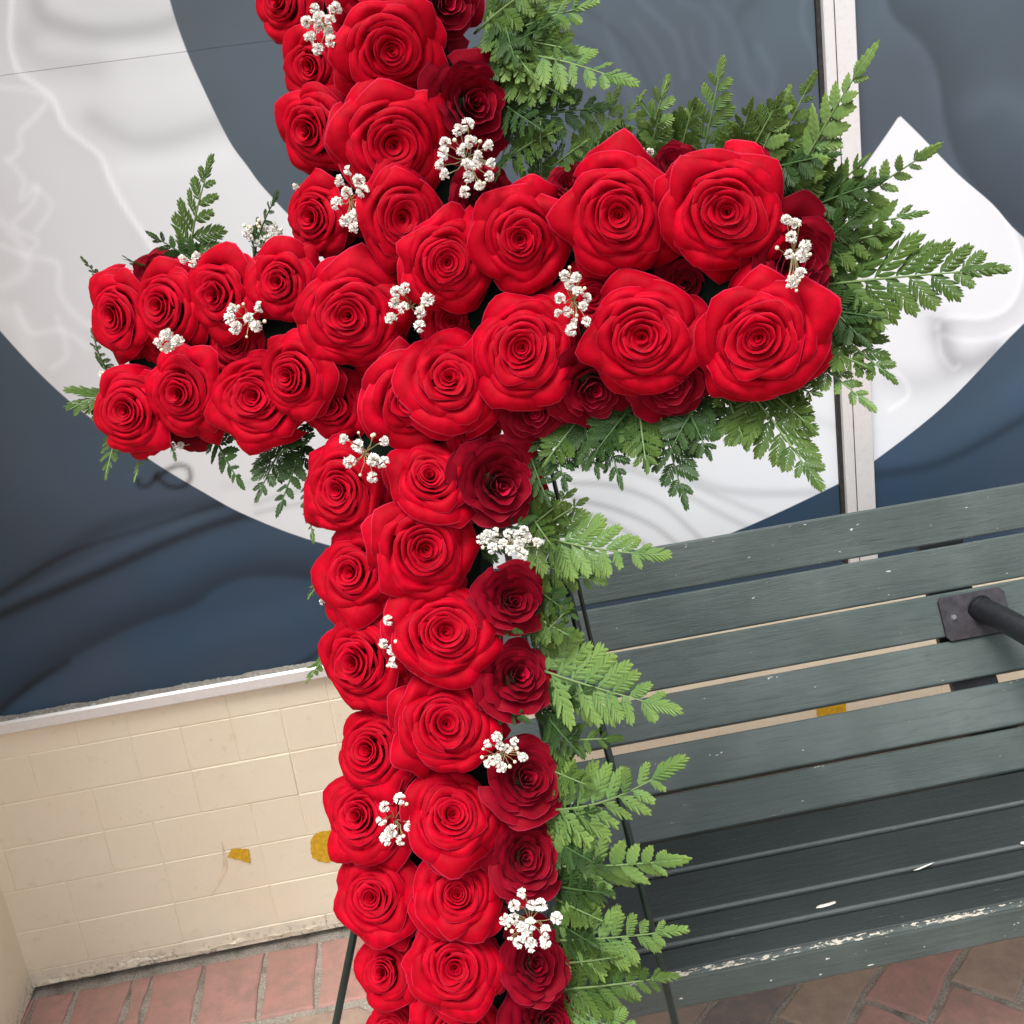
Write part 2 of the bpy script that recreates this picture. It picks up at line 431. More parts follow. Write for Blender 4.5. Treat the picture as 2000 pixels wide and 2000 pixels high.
# ---------------------------------------------------------------- printed panels
def w2(px, py): p = on_y(px, py, DW); return (p[0], p[2])
def W2(L): return np.array([w2(x, y) for x, y in L])
outer = [(-330, -500), (-345, -200), (-330, 50), (-260, 280), (-130, 480), (0, 648), (132, 782), (282, 892), (396, 962), (484, 1009), (620, 1060), (800, 1100), (1000, 1112),
         (1170, 1098), (1299, 1075), (1430, 1042), (1641, 945), (1704, 905), (1847, 792), (1997, 637), (2110, 540)]
tipr = [(2110, 540), (1997, 460), (1940, 398), (1873, 340), (1800, 265), (1759, 225)]
inner = [(1759, 225), (1704, 305), (1610, 430), (1480, 540), (1300, 620), (1100, 655), (900, 625), (730, 560), (600, 455), (518, 371), (482, 324), (446, 273), (399, 178), (362, 94), (331, 0), (312, -100), (300, -250), (300, -500)]
OUT = cat_spline(W2(outer), 6); TIP = cat_spline(W2(tipr), 4); INN = cat_spline(W2(inner), 6)
POLY = np.vstack([OUT, TIP[1:], INN[1:]])
def seg_dist(P, L, closed=False):
    A = L if closed else L[:-1]; B = np.roll(L, -1, 0) if closed else L[1:]
    best = np.full(len(P), 1e9); sgn = np.ones(len(P))
    for a, b in zip(A, B):
        d = b - a; q = P - a; l2 = d @ d + 1e-12
        t = np.clip((q @ d) / l2, 0, 1); r = q - t[:, None] * d; dd = (r ** 2).sum(1)
        m = dd < best; best[m] = dd[m]; sgn[m] = np.sign(d[0] * q[m, 1] - d[1] * q[m, 0])
    return np.sqrt(best), sgn
def inside(P, L):
    c = np.zeros(len(P), bool); n = len(L)
    for i in range(n):
        x1, y1 = L[i]; x2, y2 = L[(i + 1) % n]
        if y1 == y2: continue
        k = ((y1 > P[:, 1]) != (y2 > P[:, 1])) & (P[:, 0] < (x2 - x1) * (P[:, 1] - y1) / (y2 - y1) + x1)
        c ^= k
    return c
# printed folds: (points, half width in m, value, side, zone)  side 0 both, +1 / -1 one side only; zone w white, d dark
FOLDS = [
 ([(-60, 1195), (0, 1162), (132, 1078), (210, 1030), (330, 1000), (484, 975)], .018, -.20, 0, 'd'),
 ([(-60, 1235), (0, 1202), (176, 1128), (352, 1050), (484, 1005), (560, 995)], .011, -.38, 0, 'd'),
 ([(-60, 1190), (0, 1160), (132, 1082), (300, 1028), (460, 975)], .005, -.18, 0, 'd'),
 ([(-60, 1215), (0, 1180), (176, 1100), (352, 1028), (470, 992)], .010, .14, 0, 'd'),
 ([(-60, 1440), (0, 1394), (132, 1297), (264, 1228), (374, 1190), (431, 1150), (506, 1130), (616, 1140), (720, 1175)], .085, -.34, 1, 'd'),
 ([(-60, 1440), (0, 1390), (60, 1340), (132, 1297)], .008, -.25, 0, 'd'),
 ([(0, 900), (150, 960), (330, 980)], .09, .10, 0, 'd'), ([(-60, 1330), (100, 1230), (300, 1130), (480, 1060), (620, 1050)], .045, .16, 0, 'd'), ([(40, 1390), (200, 1310), (400, 1240), (600, 1190)], .04, .12, 0, 'd'),
 ([(560, 1310), (600, 1290), (640, 1262)], .006, -.3, 0, 'd'),
 ([(1725, -40), (1742, 30), (1800, 85), (1832, 150), (1845, 240), (1872, 320), (1925, 395), (2020, 480)], .10, -.22, 1, 'd'),
 ([(1725, -40), (1742, 30), (1800, 85), (1832, 150), (1845, 240), (1872, 320), (1925, 395), (2020, 480)], .012, .10, -1, 'd'),
 ([(1900, 205), (1960, 190), (2060, 240)], .03, .12, 0, 'd'),
 ([(1700, 930), (1850, 900), (2050, 790)], .012, -.25, 0, 'd'), ([(1700, 900), (1850, 850), (2050, 720)], .05, .16, 0, 'd'),
 ([(1575, -20), (1568, 40), (1590, 100), (1605, 160), (1600, 220)], .006, .12, 0, 'd'),
 ([(1100, 60), (1180, 110), (1215, 200), (1230, 320)], .005, -.10, 0, 'd'), ([(1150, 20), (1230, 90), (1275, 190), (1290, 280)], .006, -.10, 0, 'd'),
 ([(1250, 0), (1320, 70), (1340, 150)], .007, .12, 0, 'd'), ([(1240, 40), (1300, 130), (1320, 260)], .006, .09, 0, 'd'),
 ([(1400, 10), (1440, 60), (1460, 150), (1500, 190), (1510, 140), (1480, 90)], .009, .10, 0, 'd'),
 ([(1330, 0), (1390, 40), (1400, 140)], .008, .08, 0, 'd'), ([(1480, -10), (1440, 40), (1470, 100)], .01, -.08, 0, 'd'),
 ([(1180, 40), (1210, 120), (1250, 230)], .004, .08, 0, 'd'), ([(1120, 90), (1170, 170), (1190, 280)], .004, .07, 0, 'd'),
 ([(1350, 60), (1370, 120), (1430, 180), (1450, 260)], .005, .08, 0, 'd'),
 # white band
 ([(25, -60), (20, 20), (18, 80), (32, 135), (62, 160), (100, 190), (125, 245), (160, 275), (195, 305), (212, 345), (240, 400), (280, 460), (330, 540)], .0055, .16, 0, 'w'),
 ([(25, -60), (20, 20), (18, 80), (32, 135), (62, 160), (100, 190), (125, 245), (160, 275), (195, 305), (212, 345), (240, 400), (280, 460)], .05, -.07, -1, 'w'),
 ([(60, -60), (75, 20), (120, 48), (200, 62), (300, 52), (360, 30)], .017, -.17, 0, 'w'), ([(60, -80), (160, -20), (260, 0), (330, -20)], .03, -.12, 0, 'w'),
 ([(50, 80), (90, 120), (180, 130)], .03, -.12, 0, 'w'), ([(80, 90), (170, 100), (290, 95), (370, 90)], .014, .06, 0, 'w'),
 ([(40, 10), (120, 60), (250, 85), (350, 70)], .05, -.10, 0, 'w'), ([(200, 240), (300, 260), (420, 235)], .05, -.07, 0, 'w'), ([(700, 960), (1000, 1010), (1200, 960)], .05, -.06, 0, 'w'),
 ([(180, 230), (260, 275), (340, 268), (430, 240)], .018, -.10, 0, 'w'), ([(240, 330), (330, 320), (440, 300)], .02, .05, 0, 'w'),
 ([(-20, 170), (50, 175), (90, 195), (60, 235), (38, 258), (38, 290), (20, 310)], .0035, .09, 0, 'w'),
 ([(10, 310), (45, 350), (40, 390), (72, 365), (60, 400), (25, 440), (70, 470), (60, 490)], .0035, .09, 0, 'w'),
 ([(0, 480), (50, 500), (110, 515), (115, 570), (140, 610), (180, 640)], .006, .10, 0, 'w'), ([(0, 560), (50, 530), (40, 480), (0, 430)], .01, .09, 0, 'w'),
 ([(30, 600), (60, 650), (120, 645), (170, 680)], .006, .09, 0, 'w'), ([(60, 360), (100, 400), (70, 450)], .004, .07, 0, 'w'),
 ([(100, 720), (130, 690), (110, 620)], .006, .08, 0, 'w'), ([(-40, 600), (30, 620), (60, 700)], .02, .08, 0, 'w'),
 ([(500, 985), (560, 965), (700, 935)], .006, -.13, 0, 'w'), ([(500, 1003), (560, 990), (700, 965)], .005, -.16, 0, 'w'), ([(440, 950), (560, 935), (700, 900)], .01, -.07, 0, 'w'),
 ([(1120, 945), (1200, 950), (1290, 985), (1360, 1045), (1420, 1100)], .006, -.20, 0, 'w'), ([(1120, 975), (1200, 995), (1280, 1030), (1340, 1080)], .006, -.22, 0, 'w'),
 ([(1120, 998), (1190, 1020), (1260, 1065), (1300, 1100)], .006, -.20, 0, 'w'), ([(1120, 918), (1210, 915), (1300, 945), (1400, 1000), (1480, 1040)], .006, -.17, 0, 'w'),
 ([(1200, 905), (1290, 920), (1380, 960), (1500, 1010)], .006, -.13, 0, 'w'), ([(1330, 920), (1400, 955), (1500, 965), (1640, 962)], .010, -.16, 0, 'w'),
 ([(1540, 790), (1620, 830), (1700, 850)], .012, -.07, 0, 'w'),
 ([(1940, 390), (1975, 440), (2000, 520), (1980, 590), (1930, 620), (1850, 620), (1830, 640)], .006, .09, 0, 'w'),
 ([(1940, 390), (1975, 440), (2000, 520), (1980, 590), (1930, 620), (1850, 620)], .035, -.18, 1, 'w'),
 ([(1845, 655), (1880, 665), (1940, 662), (1990, 640)], .006, .10, 0, 'w'),
 ([(1840, 650), (1860, 700), (1900, 710), (1945, 690)], .024, -.27, 0, 'w'), ([(1835, 640), (1840, 690), (1862, 720), (1875, 715)], .004, .12, 0, 'w'),
 ([(1740, 740), (1790, 750), (1850, 735)], .03, -.14, 0, 'w'), ([(1740, 720), (1770, 745), (1775, 775), (1740, 800)], .004, .10, 0, 'w'),
 ([(1740, 560), (1800, 600), (1830, 620)], .02, -.09, 0, 'w'),
 ([(268, 939), (273, 950), (290, 948), (300, 938), (306, 926)], .0030, -.45, 0, 'b'), ([(308, 934), (326, 950), (352, 952), (370, 939), (368, 917), (348, 910), (323, 921), (314, 930)], .0036, -.48, 0, 'b'),
]
FS = [(cat_spline(W2(p), 5), w, a, s, z) for p, w, a, s, z in FOLDS]
def print_fields(P):
    d, _ = seg_dist(P, POLY, True); ins = inside(P, POLY); sdf = np.where(ins, d, -d)
    wh = np.zeros(len(P)); dk = np.zeros(len(P))
    for L, w, a, s, z in FS:
        dist, sg = seg_dist(P, L)
        w = max(w, .0052)
        if s == 0: g = np.exp(-(dist / w) ** 2)
        else: sd_ = dist * np.where(sg == s, 1, -1); g = .5 * (1 + np.tanh((sd_ - .003) / .005)) * np.exp(-np.maximum(sd_, 0) / w)
        e0, _ = seg_dist(P, np.array([L[0], L[-1]])[:, :])            # nothing
        if z in 'wb': wh += a * g
        if z in 'db': dk += a * g
    return sdf, wh, dk
def print_mat():
    t = NT('printed_vinyl'); g = t.geo()
    s = t.attr('sdf').outputs['Fac']; m = t.ramp(t.math('ADD', t.math('MULTIPLY', s, 400.), .5), [(0., 0.), (1., 1.)])
    wh = t.attr('wh').outputs['Fac']; dk = t.attr('dk').outputs['Fac']
    sep = t.n('ShaderNodeSeparateXYZ'); t.l(g, sep.inputs[0])
    zt = t.n('ShaderNodeMapRange'); t.l(sep.outputs[2], zt.inputs[0]); zt.inputs[1].default_value = .75; zt.inputs[2].default_value = 1.5
    n = t.noise(g, 2.2, 3); n2 = t.noise(g, 900, 2)
    # the print itself fades from navy at the foot to slate grey above
    dc = t.mix(zt.outputs[0], (.022, .054, .096), (.080, .114, .142))
    dc = t.mix(t.ramp(n, [(.35, 0.), (.65, .5)]), dc, (.055, .060, .075))
    dc = t.mix(1., dc, t.n('ShaderNodeCombineColor').outputs[0], 'MIX') if False else dc
    def scale(c, f):
        v = t.n('ShaderNodeVectorMath', operation='SCALE'); t.l(c, v.inputs[0]); t.l(t.math('ADD', f, 1.), v.inputs['Scale']); return v.outputs[0]
    dc = scale(dc, t.math('MULTIPLY', dk, 1.7))
    wc = t.mix(t.ramp(sep.outputs[0], [(0., 0.), (1., 1.)]), (.70, .73, .745), (.75, .785, .82))
    wc = t.mix(t.ramp(t.noise(g, 3.1, 2), [(.35, 0.), (.7, .35)]), wc, (.62, .64, .65))
    wc = scale(wc, t.math('MULTIPLY', wh, 1.35))
    c = t.mix(m, dc, wc)
    seam = t.math('COMPARE', sep.outputs[2], 1.7144, .0012)
    t.base(c); t.set(Roughness=.42, Specular_IOR_Level=.35)
    t.bump(n2, .0001, .3); return t.m
M_PRINT = print_mat()
def axis(lo, hi, fl, fh, fine, coarse):
    a = [lo]
    while a[-1] < hi - 1e-6: a.append(min(hi, a[-1] + (fine if fl - coarse < a[-1] < fh else coarse)))
    return np.array(a)
def storefront():
    w = empty('storefront_window', (0, DW, 0), label='shop window covered with slate blue print and big white looping band', cat='window')
    def panel(x0, x1, z0, z1, y):
        xs = axis(x0, x1, -1.05, 1.32, .0055, .06); zs = axis(z0, z1, .58, 1.9, .0055, .06)
        XX, ZZ = np.meshgrid(xs, zs); P = np.stack([XX.ravel(), ZZ.ravel()], 1)
        sdf, wh, dk = print_fields(P); nx, nz = len(xs), len(zs)
        V = [(a, y, b) for a, b in P]; Fc = [(j * nx + i, j * nx + i + 1, (j + 1) * nx + i + 1, (j + 1) * nx + i) for j in range(nz - 1) for i in range(nx - 1)]
        # a rim gives the panel its thickness
        o = len(V); V += [(x0, y + .001, z0), (x1, y + .001, z0), (x1, y + .001, z1), (x0, y + .001, z1)]
        c = [0, nx - 1, nz * nx - 1, (nz - 1) * nx]
        for k in range(4): Fc.append((c[k], o + k, o + (k + 1) % 4, c[(k + 1) % 4]))
        Fc.append((o, o + 3, o + 2, o + 1))
        f0 = lambda a: np.concatenate([a, np.full(4, a[0])])
        return mk('printed_panel', V, Fc, M_PRINT, w, attrs={'sdf': f0(sdf), 'wh': f0(wh), 'dk': f0(dk)})
    panel(-2.6, .8255, .606, 1.7141, .004)
    panel(-2.6, .8255, 1.7147, 2.9, .0042)
    panel(.8945, 3.1, .606, 2.9, .004)
    mk('backing_board', *box(-2.6, 3.1, .0062, .04, .6, 2.92), plain('backing_grey', (.5, .5, .5), .6), w)
    mk('mullion', *box(.8345, .8925, -.014, .009, .618, 2.9, .0015), M_ALU, w)
    mk('mullion_groove', *box(.853, .8545, -.0146, -.0135, .618, 2.9), M_BLACK, w)
    mk('gasket', *box(.8262, .8343, -.002, .009, .618, 2.9), M_BLACK, w)
    mk('bottom_rail', *box(-2.6, 3.1, -.020, .009, .579, .606, .004), M_ALU, w)
    # uneven caulk line on top of the rail
    V = []; Fc = []; n = 420
    for i in range(n + 1):
        x = -1.0 + 2.2 * i / n; h = .6068 + .0016 * (math.sin(i * .37) * math.sin(i * .11 + 1)) + random.uniform(0, .0020)
        V += [(x, -.0165, .6055), (x, -.012, h), (x, .0035, h + .001)]
    for i in range(n):
        for k in range(2): Fc.append((3 * i + k, 3 * i + 3 + k, 3 * i + 4 + k, 3 * i + 1 + k))
    mk('caulk_line', V, Fc, M_CAULK, w)
    mk('top_rail', *box(-2.6, 3.1, -.02, .06, 2.9, 2.98, .004), M_ALU, w)
    f = mk('fascia_wall', *box(-3.2, 3.2, DW - .02, DW + .3, 2.985, 3.6), M_WALL)
    tag(f, label='plain cream wall band above the window', cat='wall')
storefront()

# ---------------------------------------------------------------- tape scraps and stain on the wall
def flat_on_wall(name, pts, mat, y=-.0055, th=.0008, **k):
    rp = []
    for a, b in zip(pts, pts[1:] + pts[:1]):
        m = max(1, int(math.hypot(b[0] - a[0], b[1] - a[1]) / 4))
        for q in range(m): rp.append((a[0] + (b[0] - a[0]) * q / m + random.uniform(-1.1, 1.1), a[1] + (b[1] - a[1]) * q / m + random.uniform(-1.1, 1.1)))
    P = W2(rp); c = P.mean(0); n = len(P)
    V = [(p[0] - c[0], 0, p[1] - c[1]) for p in P] + [(p[0] - c[0], th, p[1] - c[1]) for p in P]
    Fc = [tuple(range(n)), tuple(range(2 * n - 1, n - 1, -1))] + [(i, i + n, (i + 1) % n + n, (i + 1) % n) for i in range(n)]
    o = mk(name, V, Fc, mat); o.location = (c[0], DW + y, c[1]); return tag(o, **k)
flat_on_wall('tape_scrap', [(445, 1671), (453, 1655), (486, 1655), (489, 1683), (470, 1677)], M_YEL, label='small yellow tape scrap on the cream wall above the rust stain', cat='tape', group='yellow tape scraps on the wall')
flat_on_wall('tape_scrap', [(606, 1640), (612, 1630), (625, 1622), (640, 1620), (655, 1618), (672, 1622), (670, 1660), (655, 1678), (640, 1682), (622, 1680), (610, 1672), (607, 1655)], M_YEL, label='ragged yellow tape patch on the cream wall beside the roses', cat='tape', group='yellow tape scraps on the wall')
flat_on_wall('tape_scrap', [(1592, 1380), (1648, 1366), (1655, 1410), (1600, 1425)], M_YEL, label='yellow tape on the wall seen through the gap between bench slats', cat='tape', group='yellow tape scraps on the wall')
def stain():
    L = cat_spline([(434, 1642), (437, 1662), (440, 1690), (432, 1710), (424, 1730), (412, 1748)], 4); wd = [1, 1.5, 3, 5, 4, 3, 2, 1]
    a = []; b = []
    for i, p in enumerate(L):
        w_ = 1.2 + 3.6 * math.exp(-((i - 9) / 4.) ** 2) + random.uniform(-.4, .4); a.append((p[0] - w_, p[1])); b.append((p[0] + w_, p[1]))
    P = W2(a + b[::-1]); n = len(P)
    m = len(a); V = [(p[0], DW - .0047, p[1]) for p in P]
    o = mk('rust_stain', V, [(i, i + 1, n - 2 - i, n - 1 - i) for i in range(m - 1)], M_BROWN)
    tag(o, label='thin brown rust stain running down the cream wall below the small tape scrap', cat='stain')
stain()

# ---------------------------------------------------------------- bench
def bench():
    prof = [(1.160, .447), (1.2149, .4455), (1.2732, .4425), (1.3665, .4460), (1.4535, .4445), (1.525, .4795), (1.585, .537), (1.63, .602), (1.665, .673), (1.695, .747), (1.72, .824)]
    X0, X1 = -.125, 1.32
    b = empty('park_bench', (.57, 1.42, 0), label='dark green slatted park bench with worn front edge in front of the wall', cat='bench')
    gaps = [0, .004, .004, .005, .004, .003, .014, .0075, .003, .0065, 0]
    for i in range(10):
        a = np.array(prof[i]); c = np.array(prof[i + 1]); d = c - a; L = np.linalg.norm(d); d /= L
        nrm = np.array([-d[1], d[0]])                                    # outwards (up / front)
        g0, g1 = gaps[i] * .5, gaps[i + 1] * .5
        p0 = a + d * g0; wd = L - g0 - g1; th = .020 if i else .024; n = 40
        V = []; seat = []; wear_glint = []
        bev = .0045 if i < 5 else .003
        sec = [(0, -th), (0, -bev), (bev * .35, -bev * .35), (bev, 0), (bev * 2, .0002), (wd * .35, .0006), (wd * .65, .0006), (wd - bev, 0), (wd - bev * .35, -bev * .35), (wd, -bev), (wd, -th)]
        if i == 0: sec = [(.004, -.056), (-.001, -.050), (0, -.012), (.001, -.006), (.006, -.0015), (.010, -.0003), (wd * .4, .0004), (wd * .7, .0006), (wd - bev, 0), (wd, -bev), (wd, -.022), (.024, -.022), (.022, -.056)]
        m = len(sec)
        for k in range(n + 1):
            x = X0 + (X1 - X0) * k / n
            for q, (u, v) in enumerate(sec):
                wob = .0005 * math.sin(k * 1.7 + q + i)
                p = p0 + d * u + nrm * (v + wob * .3); V.append((x - .57, p[0] - 1.42, p[1]))
                seat.append(1. if i < 4 and not (i == 0 and q < 4) else (.2 if i == 4 else 0.))
                wear_glint.append((1. if q in (3, 4) else .0) if i == 0 else (.42 if q in (2, 3) and i < 4 else 0.))  # full value: worn front edge; lower value: painted highlight at seat grooves
        Fc = []
        for k in range(n):
            for q in range(m): q2 = (q + 1) % m; Fc.append((k * m + q, (k + 1) * m + q, (k + 1) * m + q2, k * m + q2))
        Fc += [tuple(range(m)), tuple(n * m + q for q in range(m))[::-1]]
        o = mk('slat', V, Fc, M_BENCH, b, attrs={'seat': seat, 'wear_glint': wear_glint})
        if i == 0: o['label'] = 'front seat slat with worn pale edge'
    # iron frames: curved strap behind the slats, legs, at both ends and the middle
    def strap(x, wdt=.04):
        P = [np.array(p) for p in prof]; P = [np.array((1.20, .424))] + [p + np.array((.012, -.028)) * (1 if i < 5 else 1) for i, p in enumerate(P) if i > 1]
        V = []; Fc = []
        for i, p in enumerate(P):
            t = P[min(i + 1, len(P) - 1)] - P[max(i - 1, 0)]; t /= np.linalg.norm(t); nn = np.array([-t[1], t[0]])
            for dx, dn in ((-wdt / 2, 0), (wdt / 2, 0), (wdt / 2, -.012), (-wdt / 2, -.012)):
                q = p + nn * dn; V.append((x + dx - .57, q[0] - 1.42, q[1]))
        for i in range(len(P) - 1):
            for k in range(4): k2 = (k + 1) % 4; Fc.append((i * 4 + k, i * 4 + k2, i * 4 + 4 + k2, i * 4 + 4 + k))
        Fc += [(0, 1, 2, 3), tuple(4 * (len(P) - 1) + k for k in (3, 2, 1, 0))]
        return V, Fc
    for x in (-.10, .885, 1.30):
        legs = []
        if x < .5 or x > 1.2:
            for pts in ([(1.22, .42), (1.20, .25), (1.15, .06), (1.14, .0)], [(1.44, .42), (1.52, .30), (1.66, .12), (1.72, 0)]):
                L = cat_spline(pts, 5); V = []; Fc = []
                for i, p in enumerate(L):
                    for dx, dy in ((-.02, -.022), (.02, -.022), (.02, .022), (-.02, .022)): V.append((x + dx - .57, p[0] + dy - 1.42, p[1]))
                for i in range(len(L) - 1):
                    for k in range(4): k2 = (k + 1) % 4; Fc.append((i * 4 + k, i * 4 + k2, i * 4 + 4 + k2, i * 4 + 4 + k))
                Fc += [(0, 1, 2, 3), tuple(4 * (len(L) - 1) + k for k in (3, 2, 1, 0))]
                mk('leg', V, Fc, M_IRON, b)
        mk('frame_strap', *strap(x, .08 if x > .5 and x < 1.2 else .04), M_IRON, b)
    # black end casting visible left of the flowers
    V, Fc = [], []
    L = cat_spline([(1.43, .40), (1.50, .42), (1.57, .50), (1.61, .565)], 6)
    for p in L:
        for dx, dn in ((-.012, -.0), (.012, -.0), (.012, .035), (-.012, .035)): V.append((-.150 + dx - .57, p[0] + dn * .6 - 1.42, p[1] - dn))
    for i in range(len(L) - 1):
        for k in range(4): k2 = (k + 1) % 4; Fc.append((i * 4 + k, i * 4 + k2, i * 4 + 4 + k2, i * 4 + 4 + k))
    Fc += [(0, 1, 2, 3), tuple(4 * (len(L) - 1) + k for k in (3, 2, 1, 0))]
    mk('end_casting', V, Fc, M_IRON, b)
    # middle armrest: plate on the third back slat and a round tube coming forward
    a = np.array((1.63, .602)); c = np.array((1.665, .673)); d = (c - a) / np.linalg.norm(c - a); nn = np.array([-d[1], d[0]])
    ar = empty('armrest', (0, 0, 0)); ar.parent = b
    def P3(x, u, v): q = a + d * u + nn * v; return (x - .57, q[0] - 1.42, q[1])
    V = []
    for v in (.0015, .007):
        for x, u in ((.846, .004), (.852, -.004), (.958, -.004), (.964, .004), (.964, .062), (.956, .071), (.852, .071), (.846, .064)): V.append(P3(x, u, v))
    Fc = [tuple(range(8))[::-1], tuple(range(8, 16))] + [(i, (i + 1) % 8, 8 + (i + 1) % 8, 8 + i) for i in range(8)]
    mk('plate', V, Fc, M_PLATE, ar)
    for x, u in ((.866, .034), (.949, .036)):
        V, Fc = tube([P3(x, u, .007), P3(x, u, .0092)], [.0055, .0038], 10); mk('screw', V, Fc, M_RUST, ar)
    s = P3(.916, .040, .006)
    pts = cat_spline([s, (s[0] + .004, s[1] - .05, s[2] + .004), (s[0] + .012, s[1] - .15, s[2] + .004), (s[0] + .016, s[1] - .27, s[2] - .004), (s[0] + .018, s[1] - .36, s[2] - .05), (s[0] + .018, s[1] - .385, s[2] - .15), (s[0] + .018, s[1] - .385, s[2] - .20)], 5)
    V, Fc = tube(pts, [.024] + [.0205] * (len(pts) - 1), 20); mk('tube', V, Fc, M_IRON, ar, smooth=True)
bench()
def bench_spot(px, py, w, h, rot, prof_z, label):
    p = on_floor(px, py, prof_z); n = 9; V = [(0, 0, .0012)]; 
    for i in range(n):
        a = 2 * math.pi * i / n; k = random.uniform(.7, 1.1); x, y = w * math.cos(a) * k, h * math.sin(a) * k
        V.append((x * math.cos(rot) - y * math.sin(rot), x * math.sin(rot) + y * math.cos(rot), 0))
    o = mk('debris_fleck', V, [(0, i + 1, (i + 1) % n + 1) for i in range(n)], plain('fleck', (.72, .70, .62), .7)); o.location = (p[0], p[1], p[2] + .0008)
    tag(o, label=label, cat='debris', group='pale flecks on the bench')
bench_spot(1614, 1768, .016, .0035, .1, .445, 'long white fleck on the seat groove near the bench front')
bench_spot(1803, 1694, .018, .0020, .25, .4445, 'thin tan splinter lying on the dark bench seat')
bench_spot(1998, 1647, .004, .004, .1, .4445, 'round white fleck on the seat at the right edge of the picture')

# ---------------------------------------------------------------- easel and foam cross
def easel():
    A = on_cross(935, 430, -.075)
    e = empty('wire_easel', on_cross(900, 1960, -.08), label='dark green wire easel standing behind the rose cross', cat='easel')
    loc = np.array(e.location)
    def rod(p, q, r, name):
        p = np.array(p); q = np.array(q); V, Fc = tube([p - loc, (p + q) / 2 - loc, q - loc], r, 10); mk(name, V, Fc, M_WIRE, e, smooth=True)
    def to_floor(p, q):
        d = q - p; return p + d * ((0.004 - p[2]) / d[2])
    L1 = on_cross(690, 1830, -.075); L2 = on_cross(656, 2000, -.075); R1 = on_cross(1062, 960, -.075); R2 = on_cross(1315, 1985, -.075)
    lt = L1 + (L1 - L2) * 5.2; rod(lt, to_floor(L1, L2), .0046, 'leg')
    rt = R1 + (R1 - R2) * .5; rod(rt, to_floor(R1, R2), .0042, 'leg')
    off = CA * .014 + CN * -.012
    rod(rt + off, R1 + (R2 - R1) * .35 + off * .6, .0024, 'brace')
    top = (lt + rt) / 2; back = np.array([top[0] + .12, min(top[1] + .34, 1.5), .40]); 
    rod(top, (top[0] + .05, top[1] + .30, .62), .0045, 'back_leg')
    m1 = L1 + (L1 - L2) * .3; m2 = R1 + (R2 - R1) * .83; rod(m1, m2, .0045, 'crossbar')
easel()
def foam():
    f = empty('foam_cross', C0 - CN * .05, label='dark green wrapped foam cross holding the roses on the easel', cat='flower base')
    M = frame(C0 - CN * .062, CN, CA)
    f.matrix_world = M
    Mi = M.inverted()
    def bar(p, q, hw, name):
        p = np.array(Mi @ Vector(p)); q = np.array(Mi @ Vector(q)); d = q - p; L = np.linalg.norm(d[:2]); d = d / np.linalg.norm(d)
        V, Fc = box(0, L, -hw, hw, -.03, .03, .012); ang = math.atan2(d[1], d[0])
        V = [(p[0] + v[0] * math.cos(ang) - v[1] * math.sin(ang), p[1] + v[0] * math.sin(ang) + v[1] * math.cos(ang), v[2] + (0 if name == 'stem_block' else .0015)) for v in V]
        mk(name, V, Fc, M_FOAM, f)
    bar(on_cross(748, -50, -.06), on_cross(897, 2080, -.06), .072, 'stem_block')
    bar(on_cross(270, 690, -.06), on_cross(1530, 560, -.06), .062, 'arm_block')
foam()

# ---------------------------------------------------------------- roses
NU, NV = 13, 12
FACES = [(j * NU + i, j * NU + i + 1, (j + 1) * NU + i + 1, (j + 1) * NU + i) for j in range(NV - 1) for i in range(NU - 1)]
UU, VV = np.meshgrid(np.linspace(-1, 1, NU), np.linspace(0, 1, NV) ** .8)
FARR = np.array(FACES, dtype=np.int32)
def petal_obj(V, mat, parent, rimv, vein):
    me = bpy.data.meshes.new('petal'); me.vertices.add(len(V)); me.vertices.foreach_set('co', V.astype(np.float32).ravel())
    nf = len(FARR); me.loops.add(nf * 4); me.loops.foreach_set('vertex_index', FARR.ravel()); me.polygons.add(nf)
    me.polygons.foreach_set('loop_start', np.arange(0, nf * 4, 4, dtype=np.int32)); me.polygons.foreach_set('loop_total', np.full(nf, 4, dtype=np.int32))
    me.polygons.foreach_set('use_smooth', np.ones(nf, bool)); me.materials.append(mat)
    for n, a in (('rim', rimv), ('vein', vein)):
        at = me.attributes.new(n, 'FLOAT', 'POINT'); at.data.foreach_set('value', a.astype(np.float32).ravel())
    me.update(); me.validate(); return put('petal', me, parent)
def smooth(a, b, x): t = np.clip((x - a) / (b - a), 0, 1); return t * t * (3 - 2 * t)
